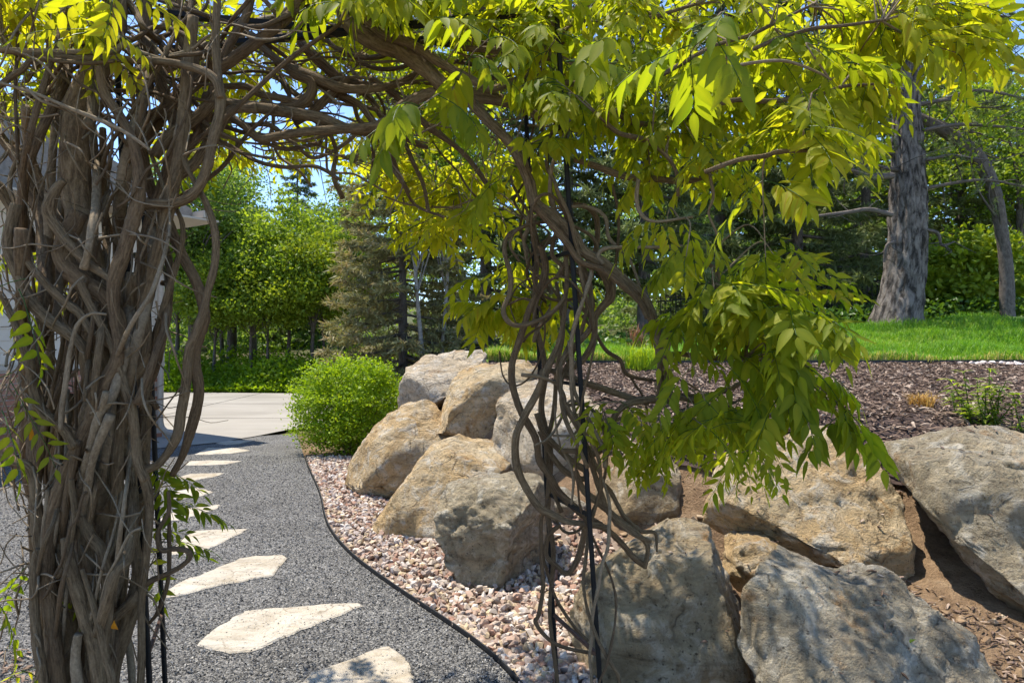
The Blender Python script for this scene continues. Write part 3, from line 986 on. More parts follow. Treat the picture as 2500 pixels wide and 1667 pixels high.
# ------------------------------------------------------------------ grass and small plants
def blades(n, X, Y, Z, h, w, lean, tintv, segs=1):
    yaw = rng.uniform(0, 2 * np.pi, n)
    lx_, ly_ = np.cos(yaw) * lean * h, np.sin(yaw) * lean * h
    sxv, syv = -np.sin(yaw) * w / 2, np.cos(yaw) * w / 2
    V = np.empty((n, 5, 3))
    V[:, 0] = np.stack([X - sxv, Y - syv, Z], 1)
    V[:, 1] = np.stack([X + sxv, Y + syv, Z], 1)
    V[:, 2] = np.stack([X - sxv * .8 + lx_ * .35, Y - syv * .8 + ly_ * .35, Z + h * .6], 1)
    V[:, 3] = np.stack([X + sxv * .8 + lx_ * .35, Y + syv * .8 + ly_ * .35, Z + h * .6], 1)
    V[:, 4] = np.stack([X + lx_, Y + ly_, Z + h * (1 - 0.35 * lean)], 1)
    F = np.array([(0, 1, 3), (0, 3, 2), (2, 3, 4)])
    FF = (F[None] + (np.arange(n) * 5)[:, None, None]).reshape(-1, 3)
    return V.reshape(-1, 3), FF, np.repeat(tintv, 5)


n = 85000
xx = -0.3 + 10 * rng.uniform(0, 1, n)
yf = lawn_edge(xx) - 0.005 + 0.03 * np.sin(xx * 9) * np.sin(xx * 2.3 + 1)
yy = yf + (np.interp(xx, [-0.4, 1, 3, 6, 16], [9.4, 9.9, 11.3, 13.4, 14.6]) - yf) * rng.uniform(0, 1, n) ** 1.25
h = rng.uniform(0.06, 0.19, n) * (1 + 0.45 * np.sin(xx * 3.1 + yy) * np.sin(yy * 2.3 - xx * 1.7))
tv = np.clip(rng.normal(0.45, 0.25, n) + 0.28 * np.sin(xx * 1.9 + 2 * np.sin(yy * 1.1)) * np.sin(yy * 2.7 + xx), 0, 0.94)
edge = (yy - yf) < 0.07
tv[edge & (rng.uniform(0, 1, n) < 0.6)] = 0.985
V, F, A = blades(n, xx, yy, hz(xx, yy) + 0.02, h, rng.uniform(0.007, 0.013, n), rng.uniform(0.1, 0.9, n), tv)
o = obj("grass", np_mesh("grass", V, F, M['grass'], attr=A), lawn)
tag(o, kind="stuff")


def tuft(name, loc, n, spread, h, w, lean, mat, label, cat, group=None):
    e = empty(name, loc, label, cat, group)
    a = rng.uniform(0, 2 * np.pi, n)
    r = spread * np.sqrt(rng.uniform(0, 1, n))
    V, F, A = blades(n, np.cos(a) * r, np.sin(a) * r, np.zeros(n), rng.uniform(h * .5, h, n), rng.uniform(w * .6, w, n), rng.uniform(lean * .2, lean, n), rng.uniform(0, 1, n))
    obj("blades", np_mesh("blades", V, F, mat, attr=A), e)["kind"] = "stuff"
    return e


def gp(x, y):
    """mulch or lawn spot seen at a photo position (march along the sight line to the terrain)"""
    d = 2.0
    while d < 40:
        p = P(x, y, d)
        if p.z <= hzf(p.x, p.y): return p
        d += 0.02
    return P(x, y, 20)


p = gp(1565, 905); tuft("lime_grass_clump", p, 260, 0.20, 0.42, 0.016, 0.9, M['lime_blade'], "lime green grassy clump in the mulch behind the right posts", "plant")
p = gp(1560, 870); p.y += 0.25; p.z = hzf(p.x, p.y); tuft("reddish_perennial", p, 60, 0.13, 0.62, 0.022, 0.6, M['red_blade'], "reddish spiky plant behind the lime grass clump", "plant")
p = gp(2250, 995); tuft("dry_grass_tuft", p, 160, 0.09, 0.16, 0.008, 1.2, M['straw'], "small dried orange grass tuft alone on the mulch", "plant")


# ------------------------------------------------------------------ tubes (stems, trunks)
def frames(C):
    t = np.gradient(C, axis=0)
    t /= np.maximum(np.linalg.norm(t, axis=1)[:, None], 1e-9)
    n0 = np.cross(t[0], (0.31, 0.77, 0.55))
    n0 /= np.linalg.norm(n0)
    N = [n0]
    for k in range(1, len(C)):
        v = N[-1] - t[k] * np.dot(N[-1], t[k])
        l = np.linalg.norm(v)
        N.append(v / l if l > 1e-6 else N[-1])
    N = np.array(N)
    return t, N, np.cross(t, N)


def tube(C, R, sides=8, knob=0.10, seed=0, cap=True):
    C = np.asarray(C, float)
    R = np.asarray(R, float)
    r_ = np.random.default_rng(seed)
    t, N, B = frames(C)
    th = np.linspace(0, 2 * np.pi, sides, endpoint=False)
    m = len(C)
    L = np.r_[0, np.cumsum(np.linalg.norm(np.diff(C, axis=0), axis=1))]
    ph = r_.uniform(0, 6.28, 6)
    prof = np.ones((m, sides))
    if knob:
        s = L / max(R.mean(), 1e-4)
        for q in range(3):
            prof += knob * 0.55 * np.sin((q + 1.3) * th[None] + ph[q] + s[:, None] * (0.10 + 0.07 * q)) * (0.6 + 0.4 * np.sin(s[:, None] * 0.31 + ph[q + 3]))
        prof += knob * 0.35 * r_.normal(size=(m, 1)) * 0.6
    rr = R[:, None] * prof
    V = C[:, None, :] + rr[..., None] * (np.cos(th)[None, :, None] * N[:, None, :] + np.sin(th)[None, :, None] * B[:, None, :])
    V = V.reshape(-1, 3)
    i = np.arange(m - 1)[:, None] * sides
    j = np.arange(sides)[None]
    F = np.stack([i + j, i + (j + 1) % sides, i + sides + (j + 1) % sides, i + sides + j], -1).reshape(-1, 4)
    u0 = j / sides + 0 * i
    u1 = (j + 1) / sides + 0 * i
    v0 = L[:-1][:, None] + 0 * j
    v1 = L[1:][:, None] + 0 * j
    UV = np.stack([np.stack([u0, v0], -1), np.stack([u1, v0], -1), np.stack([u1, v1], -1), np.stack([u0, v1], -1)], 2).reshape(-1, 2)
    if cap:
        for base, ring in ((0, 0), (m - 1, (m - 1) * sides)):
            ci = len(V)
            V = np.vstack([V, C[base][None]])
            a = ring + np.arange(sides)
            b = ring + (np.arange(sides) + 1) % sides
            q = np.stack([a, b, np.full(sides, ci), np.full(sides, ci)], 1) if base else np.stack([b, a, np.full(sides, ci), np.full(sides, ci)], 1)
            # fans as degenerate-free quads: split into pairs
            q2 = np.stack([ring + np.arange(0, sides, 2), ring + (np.arange(0, sides, 2) + 1) % sides, ring + (np.arange(0, sides, 2) + 2) % sides, np.full(sides // 2, ci)], 1)
            F = np.vstack([F, q2 if base else q2[:, ::-1]])
            UV = np.vstack([UV, np.tile([[0, L[base]]], (4 * len(q2), 1))])
    return V, F, UV


class Tubes:
    def __init__(s): s.V, s.F, s.U, s.o = [], [], [], 0

    def add(s, C, R, sides=6, knob=0.0, seed=0, cap=False):
        V, F, U = tube(C, R, sides, knob, seed, cap)
        s.V.append(V)
        s.F.append(F + s.o)
        s.U.append(U)
        s.o += len(V)

    def build(s, name, mat, parent=None):
        me = np_mesh(name, np.vstack(s.V), np.vstack(s.F), mat, True, np.vstack(s.U))
        return obj(name, me, parent)


# ------------------------------------------------------------------ arbor (iron arch)
arbor = empty("garden_arbor", G(915, 1900), "leaning black iron garden arch carrying the wisteria vines", "arbor")
DF, DB = 2.2, 2.53


def arb(name, bm, mat):
    bmesh.ops.translate(bm, verts=bm.verts, vec=-arbor.location)
    return bm_obj(name, bm, mat, arbor)


TOPZ = 2.57


def pole(name, a, b, d):
    """a, b photo points on the post; extended to the ground and to the top"""
    A, B = P(*a, d), P(*b, d)
    dr = (B - A) / (B.z - A.z)
    lo, hi = A + dr * (-0.02 - A.z), A + dr * (TOPZ - A.z)
    bm = bmesh.new()
    bar_bm(bm, lo, hi, 0.0155)
    bmesh.ops.bevel(bm, geom=bm.edges[:], offset=0.003, segments=1, affect='EDGES')
    arb(name, bm, M['iron'])
    return lo, hi


lf_ = pole("post", (302, 457), (365, 1667), DF)
lb_ = pole("post", (343, 330), (403, 1667), DB)
rf_ = pole("post", (1386, 450), (1465, 1667), DF)
rb_ = pole("post", (1304, 646), (1360, 1667), DB)
ctr = P(858, 78, 2.37)
for a in (lf_[1], lb_[1], rf_[1], rb_[1]):
    bm = bmesh.new()
    bar_bm(bm, a, ctr, 0.030, 0.016)
    arb("top_bar", bm, M['iron'])


def on(p, z): return p[0].lerp(p[1], (z - p[0].z) / (p[1].z - p[0].z))


for (A, B, zs, mt) in ((rf_, rb_, (0.49, 0.94, 1.36, 1.79, 2.2), 'iron'), (lf_, lb_, (0.49, 0.94, 1.29, 1.79, 2.2), 'iron')):
    for z in zs:
        bm = bmesh.new()
        bar_bm(bm, on(A, z), on(B, z), 0.011)
        arb("rung", bm, M['rust'] if z in (0.49, 1.29) else M['iron'])

# ------------------------------------------------------------------ wisteria
wl = empty("wisteria_vine", P(200, 1900, 2.0) * 1.0, "old wisteria with thick twisted trunks around the left-hand posts", "vine", "wisteria vines on the arch")
wl.location.z = 0
wr = empty("wisteria_vine", P(1400, 1900, 2.3), "wisteria with looping stems and hanging leaves on the right-hand posts", "vine", "wisteria vines on the arch")
wr.location.z = 0
STEMS = {'l': [], 'r': []}


def stem(plant, pts, d, mat='vine', name="stem", wob=0.0, sides=None, keep=True):
    """pts: (x, y, radius px[, depth offset]) in photo px at distance d"""
    root = wl if plant == 'l' else wr
    seed = len(STEMS['l']) * 3 + len(STEMS['r']) * 5 + 17
    r_ = np.random.default_rng(seed)
    W = []
    z0 = 0.0
    for k, p in enumerate(pts):
        dd = d + (p[3] if len(p) > 3 else 0) + (r_.normal(0, wob) if wob else 0)
        q = P(p[0], p[1], dd)
        W.append((q.x, q.y, q.z, p[2] / 1666.7 * dd))
    W = catmull(W, 6)
    L = np.r_[0, np.cumsum(np.linalg.norm(np.diff(W[:, :3], axis=0), axis=1))]
    # small natural wander
    for ax in range(3):
        ph = r_.uniform(0, 6.28, 2)
        W[:, ax] += 0.12 * W[:, 3] * np.sin(L / 0.06 + ph[0]) + 0.22 * W[:, 3] * np.sin(L / 0.15 + ph[1])
    rad = np.maximum(W[:, 3], 0.0015)
    if sides is None: sides = 12 if rad.mean() > 0.014 else 8
    V, F, U = tube(W[:, :3], rad, sides, 0.16, seed)
    V = V - np.array(root.location)
    o = obj(name, np_mesh(name, V, F, M[mat], True, U), root)
    if keep: STEMS[plant].append(W[:, :3])
    return o


LS = [
    (2.08, 'vine', [(275, -40, 26), (270, 60, 27), (240, 150, 27), (208, 230, 29), (192, 330, 31), (190, 430, 31), (196, 520, 30), (206, 600, 29), (218, 690, 30), (228, 780, 34), (230, 857, 37), (240, 930, 34), (236, 1020, 35), (238, 1110, 38), (247, 1220, 41), (228, 1320, 36), (182, 1420, 34), (147, 1510, 37), (132, 1640, 43), (120, 1800, 47), (118, 1980, 50)]),
    (1.98, 'vine2', [(190, 520, 20), (162, 590, 22), (165, 640, 24), (214, 693, 24), (262, 730, 22), (292, 790, 20), (298, 850, 18)]),
    (1.93, 'vine2', [(246, 160, 10), (257, 221, 11), (293, 285, 12), (321, 340, 12), (336, 404, 13), (341, 446, 15), (334, 500, 16), (322, 545, 16), (300, 618, 16), (279, 680, 16), (276, 730, 14), (282, 785, 14), (290, 830, 15), (285, 880, 18), (262, 930, 20), (240, 980, 20), (221, 1040, 20), (165, 1156, 19), (142, 1215, 19), (122, 1294, 17), (116, 1390, 15), (124, 1500, 14), (150, 1700, 16), (160, 1900, 16)]),
    (2.02, 'vine', [(470, 40, 13), (460, 150, 14), (453, 232, 15), (446, 321, 17), (439, 393, 16), (418, 480, 15), (407, 530, 15), (386, 607, 15), (364, 696, 15), (352, 768, 13), (357, 822, 12), (343, 886, 13), (314, 930, 13), (300, 1000, 13), (290, 1100, 14), (285, 1250, 14)]),
    (1.97, 'vine', [(530, -30, 9), (528, 90, 10), (535, 196, 11), (539, 268, 12), (518, 357, 12), (507, 410, 12), (478, 464, 12), (428, 492, 12), (357, 497, 11), (322, 520, 10)]),
    (2.0, 'vine', [(446, 380, 6), (453, 404, 6), (485, 460, 7), (507, 500, 8), (528, 571, 9), (525, 643, 9), (507, 714, 9), (496, 768, 11), (475, 821, 11), (460, 857, 12), (450, 929, 12), (439, 1000, 12), (430, 1065, 12), (393, 1129, 10), (355, 1155, 12), (362, 1200, 13), (366, 1247, 11), (362, 1325, 10), (355, 1404, 9), (345, 1500, 9), (340, 1700, 9)]),
    (1.93, 'vine', [(196, 690, 9), (206, 715, 10), (228, 760, 10), (264, 821, 11), (286, 875, 11), (304, 946, 12), (321, 1000, 12), (330, 1060, 11), (338, 1129, 11), (356, 1170, 12)]),
    (2.12, 'vine2', [(405, 520, 10), (414, 553, 12), (446, 625, 13), (482, 696, 13), (497, 750, 13), (500, 785, 14), (482, 850, 13), (479, 893, 13), (485, 960, 12), (462, 1050, 11), (445, 1110, 9), (420, 1160, 8)]),
    (2.05, 'vine', [(428, 500, 5), (446, 553, 6), (439, 618, 7), (414, 700, 8), (393, 764, 8), (375, 821, 8), (362, 910, 8), (350, 1000, 8)]),
    (2.1, 'vine2', [(392, 690, 6), (408, 700, 7), (404, 760, 11), (392, 830, 13), (380, 900, 11), (360, 960, 9), (385, 1000, 7)]),
    (1.95, 'vine', [(45, 500, 14), (30, 560, 15), (22, 607, 15), (43, 671, 14), (71, 732, 14), (118, 779, 14), (164, 811, 14), (200, 845, 12), (215, 900, 10)]),
    (1.92, 'vine', [(160, 440, 10), (140, 464, 13), (121, 507, 17), (130, 540, 14), (171, 600, 12), (221, 650, 10), (264, 680, 10), (280, 700, 8)]),
    (1.94, 'vine', [(48, 560, 8), (54, 600, 9), (71, 643, 9), (143, 721, 10), (193, 764, 11), (221, 811, 11), (257, 836, 10), (290, 870, 9)]),
    (1.9, 'vine', [(0, 715, 7), (14, 736, 8), (43, 811, 9), (68, 886, 11), (82, 964, 11), (107, 1007, 13), (154, 1046, 12), (180, 1090, 11)]),
    (1.86, 'twig', [(261, 768, 2.5), (221, 768, 3.5), (189, 796, 5), (171, 857, 6), (161, 929, 6), (150, 1000, 6), (148, 1050, 5)]),
    (1.95, 'vine', [(-30, 1060, 13), (0, 1089, 14), (31, 1125, 14), (75, 1148, 12), (87, 1227, 13), (94, 1306, 14), (106, 1365, 14), (106, 1443, 12), (120, 1560, 11), (125, 1750, 12)]),
    (1.9, 'vine', [(173, 1170, 6), (173, 1188, 7), (181, 1266, 8), (157, 1377, 9), (142, 1404, 10)]),
    (1.97, 'vine', [(190, 1170, 9), (201, 1240, 12), (205, 1310, 13), (212, 1370, 17), (216, 1420, 14), (230, 1520, 12)]),
    (1.95, 'vine', [(205, 1260, 11), (220, 1306, 14), (252, 1349, 15), (268, 1424, 15), (264, 1502, 15), (250, 1570, 13), (240, 1700, 12), (235, 1950, 12)]),
    (1.9, 'vine', [(165, 1310, 12), (173, 1365, 14), (189, 1424, 16), (212, 1502, 17), (236, 1581, 18), (244, 1667, 18), (246, 1780, 19), (246, 2050, 19)]),
    (1.87, 'vine', [(200, 1390, 5), (212, 1424, 6), (236, 1502, 8), (260, 1600, 9), (275, 1656, 9), (284, 1780, 9), (284, 2100, 9)]),
    (1.9, 'vine', [(95, 1340, 8), (84, 1384, 10), (82, 1483, 10), (90, 1561, 12), (106, 1656, 12), (112, 1780, 12), (112, 2050, 12)]),
    (2.05, 'vine', [(320, 1200, 6), (327, 1286, 8), (334, 1384, 12), (330, 1443, 16), (307, 1541, 18), (283, 1632, 16), (275, 1760, 16), (275, 1950, 16)]),
    (2.0, 'vine', [(340, 1440, 10), (327, 1463, 14), (291, 1495, 12), (271, 1530, 10), (262, 1650, 11), (260, 1950, 11)]),
    (1.87, 'twig', [(196, 1545, 10), (193, 1561, 11), (189, 1620, 12), (192, 1720, 13), (192, 2050, 13)]),
    (2.0, 'vine2', [(350, 1440, 7), (362, 1420, 7), (425, 1392, 6.5), (460, 1365, 6.5), (456, 1345, 6.5), (425, 1339, 6.5), (393, 1341, 6.5), (385, 1300, 5), (412, 1250, 5), (412, 1200, 4)]),
    (2.1, 'vine2', [(412, 1230, 4), (414, 1330, 5), (408, 1420, 5), (385, 1490, 5), (365, 1520, 4)]),
    (1.95, 'vine', [(-40, 118, 9), (107, 135, 8), (214, 143, 8), (321, 145, 9), (428, 154, 9), (500, 175, 10), (530, 200, 10), (540, 240, 9)]),
    (1.93, 'vine', [(-30, 235, 8), (0, 210, 8), (54, 171, 7), (90, 146, 6), (214, 157, 5), (280, 150, 5)]),
    (1.85, 'twig', [(-20, 195, 4), (89, 229, 4), (179, 268, 5), (286, 314, 5), (368, 368, 4)]),
    (1.95, 'twig', [(-30, 118, 7), (90, 127, 7), (230, 130, 7), (280, 125, 7), (305, 108, 7), (330, 122, 6), (400, 145, 4)]),
    (2.2, 'vine2', [(330, 300, 14), (420, 260, 15), (480, 210, 14), (560, 160, 13), (640, 90, 13), (700, 40, 12), (740, -20, 12)]),
    (2.25, 'vine2', [(300, 420, 16), (360, 330, 17), (430, 250, 16), (470, 160, 16), (440, 60, 16), (430, -40, 15)]),
    (2.2, 'vine', [(400, 450, 12), (470, 400, 12), (520, 330, 12), (560, 270, 12), (620, 262, 13)]),
    (2.15, 'vine', [(380, 380, 14), (420, 330, 15), (480, 290, 14), (520, 250, 13), (545, 215, 12)]),
    (2.2, 'vine2', [(360, -30, 12), (350, 60, 13), (370, 150, 13), (410, 240, 13), (430, 330, 14), (410, 430, 14), (370, 530, 13), (340, 640, 13), (330, 760, 13)]),
    (2.2, 'vine2', [(620, -40, 10), (600, 40, 11), (560, 110, 11), (530, 190, 11), (500, 300, 11), (450, 380, 11), (400, 470, 10)]),
    # over the arch
    (2.30, 'vine', [(835, -60, 22), (840, -20, 22), (857, 46, 25), (911, 89, 25), (982, 125, 22), (1036, 171, 20), (1079, 214, 17), (1107, 225, 16), (1160, 236, 15), (1214, 245, 14), (1271, 264, 12), (1320, 290, 10)]),
    (2.25, 'vine', [(860, -20, 12), (875, 20, 13), (929, 79, 12), (1000, 107, 12), (1071, 154, 11), (1154, 200, 11), (1189, 218, 10), (1229, 207, 9), (1271, 186, 8), (1307, 160, 8), (1330, 110, 7)]),
    (2.35, 'vine', [(500, 235, 12), (550, 250, 13), (625, 261, 14), (714, 279, 14), (786, 293, 13), (839, 311, 12), (900, 325, 8), (1000, 333, 4)]),
    (2.32, 'vine', [(530, 262, 8), (553, 278, 9), (596, 307, 10), (632, 336, 11), (678, 332, 11), (750, 321, 11), (839, 314, 12), (910, 311, 13), (950, 296, 14), (982, 264, 14), (1018, 243, 14), (1050, 229, 13), (1090, 220, 11)]),
    (2.42, 'vine', [(610, 80, 8), (650, 120, 9), (707, 164, 11), (768, 189, 12), (821, 211, 12), (875, 218, 11), (946, 214, 10), (993, 196, 9), (1020, 175, 8), (1040, 130, 7)]),
    (2.5, 'vine2', [(720, 80, 13), (750, 118, 13), (786, 157, 12), (821, 189, 11), (857, 204, 10), (921, 211, 8)]),
    (2.6, 'vine2', [(785, 75, 5), (793, 93, 6), (821, 121, 7), (857, 139, 7), (900, 143, 6), (943, 132, 6), (980, 105, 5)]),
    (2.62, 'vine2', [(850, 120, 5), (864, 146, 5), (900, 164, 6), (946, 171, 6), (993, 161, 5), (1030, 130, 5)]),
    (2.4, 'vine2', [(700, 170, 9), (728, 186, 10), (757, 200, 11), (757, 232, 12), (728, 261, 12), (678, 264, 9), (640, 250, 8)]),
    (2.45, 'vine2', [(850, 190, 10), (821, 221, 11), (786, 254, 11), (750, 282, 10), (720, 300, 9)]),
    (2.45, 'vine', [(530, 205, 8), (546, 211, 8), (600, 214, 9), (643, 236, 9), (700, 246, 9), (760, 260, 8)]),
    (2.45, 'vine2', [(800, 205, 7), (825, 225, 7), (871, 250, 8), (900, 282, 8), (914, 304, 9), (930, 340, 8)]),
    (2.5, 'vine2', [(900, 190, 7), (946, 221, 8), (1000, 264, 9), (1043, 307, 9), (1080, 335, 8), (1100, 350, 6), (1143, 386, 6), (1193, 457, 6), (1200, 500, 5)]),
    (2.1, 'vine2', [(830, 55, 5), (814, 71, 5), (696, 154, 6), (550, 286, 6), (480, 345, 5), (410, 420, 4)]),
    (2.3, 'vine2', [(680, 260, 4), (653, 282, 4), (589, 343, 5), (546, 404, 5), (500, 443, 5), (440, 480, 5), (400, 500, 4)]),
    (2.6, 'vine2', [(890, 300, 5), (896, 321, 5), (911, 357, 5), (911, 436, 4)]),
    (2.65, 'vine2', [(915, 300, 6), (928, 328, 6), (953, 378, 6), (975, 428, 5), (1000, 470, 4)]),
    (2.7, 'twig', [(690, 335, 3), (721, 353, 4), (757, 386, 5), (803, 375, 5), (843, 350, 5), (870, 325, 5)]),
    (2.7, 'twig', [(796, 320, 3), (796, 340, 3), (797, 393, 3), (806, 420, 3), (864, 425, 3), (900, 445, 2.5), (945, 468, 3)]),
    (2.9, 'twig', [(1193, 457, 4), (1157, 500, 3), (1107, 507, 3), (1000, 500, 2.5), (940, 480, 2)]),
    (2.9, 'twig', [(500, 320, 3), (560, 340, 3), (640, 352, 3), (720, 345, 3), (800, 330, 3)]),
    (3.0, 'twig', [(480, 300, 3), (560, 315, 3), (650, 330, 3), (760, 350, 3), (850, 390, 3)]),
    (2.8, 'twig', [(640, 180, 4), (690, 200, 4), (740, 240, 4), (800, 250, 4), (870, 260, 4)]),
    (2.9, 'twig', [(890, 200, 3), (925, 140, 3), (930, 80, 3), (940, 20, 3)]),
]
for d, m_, pts in LS: stem('l', pts, d, m_)

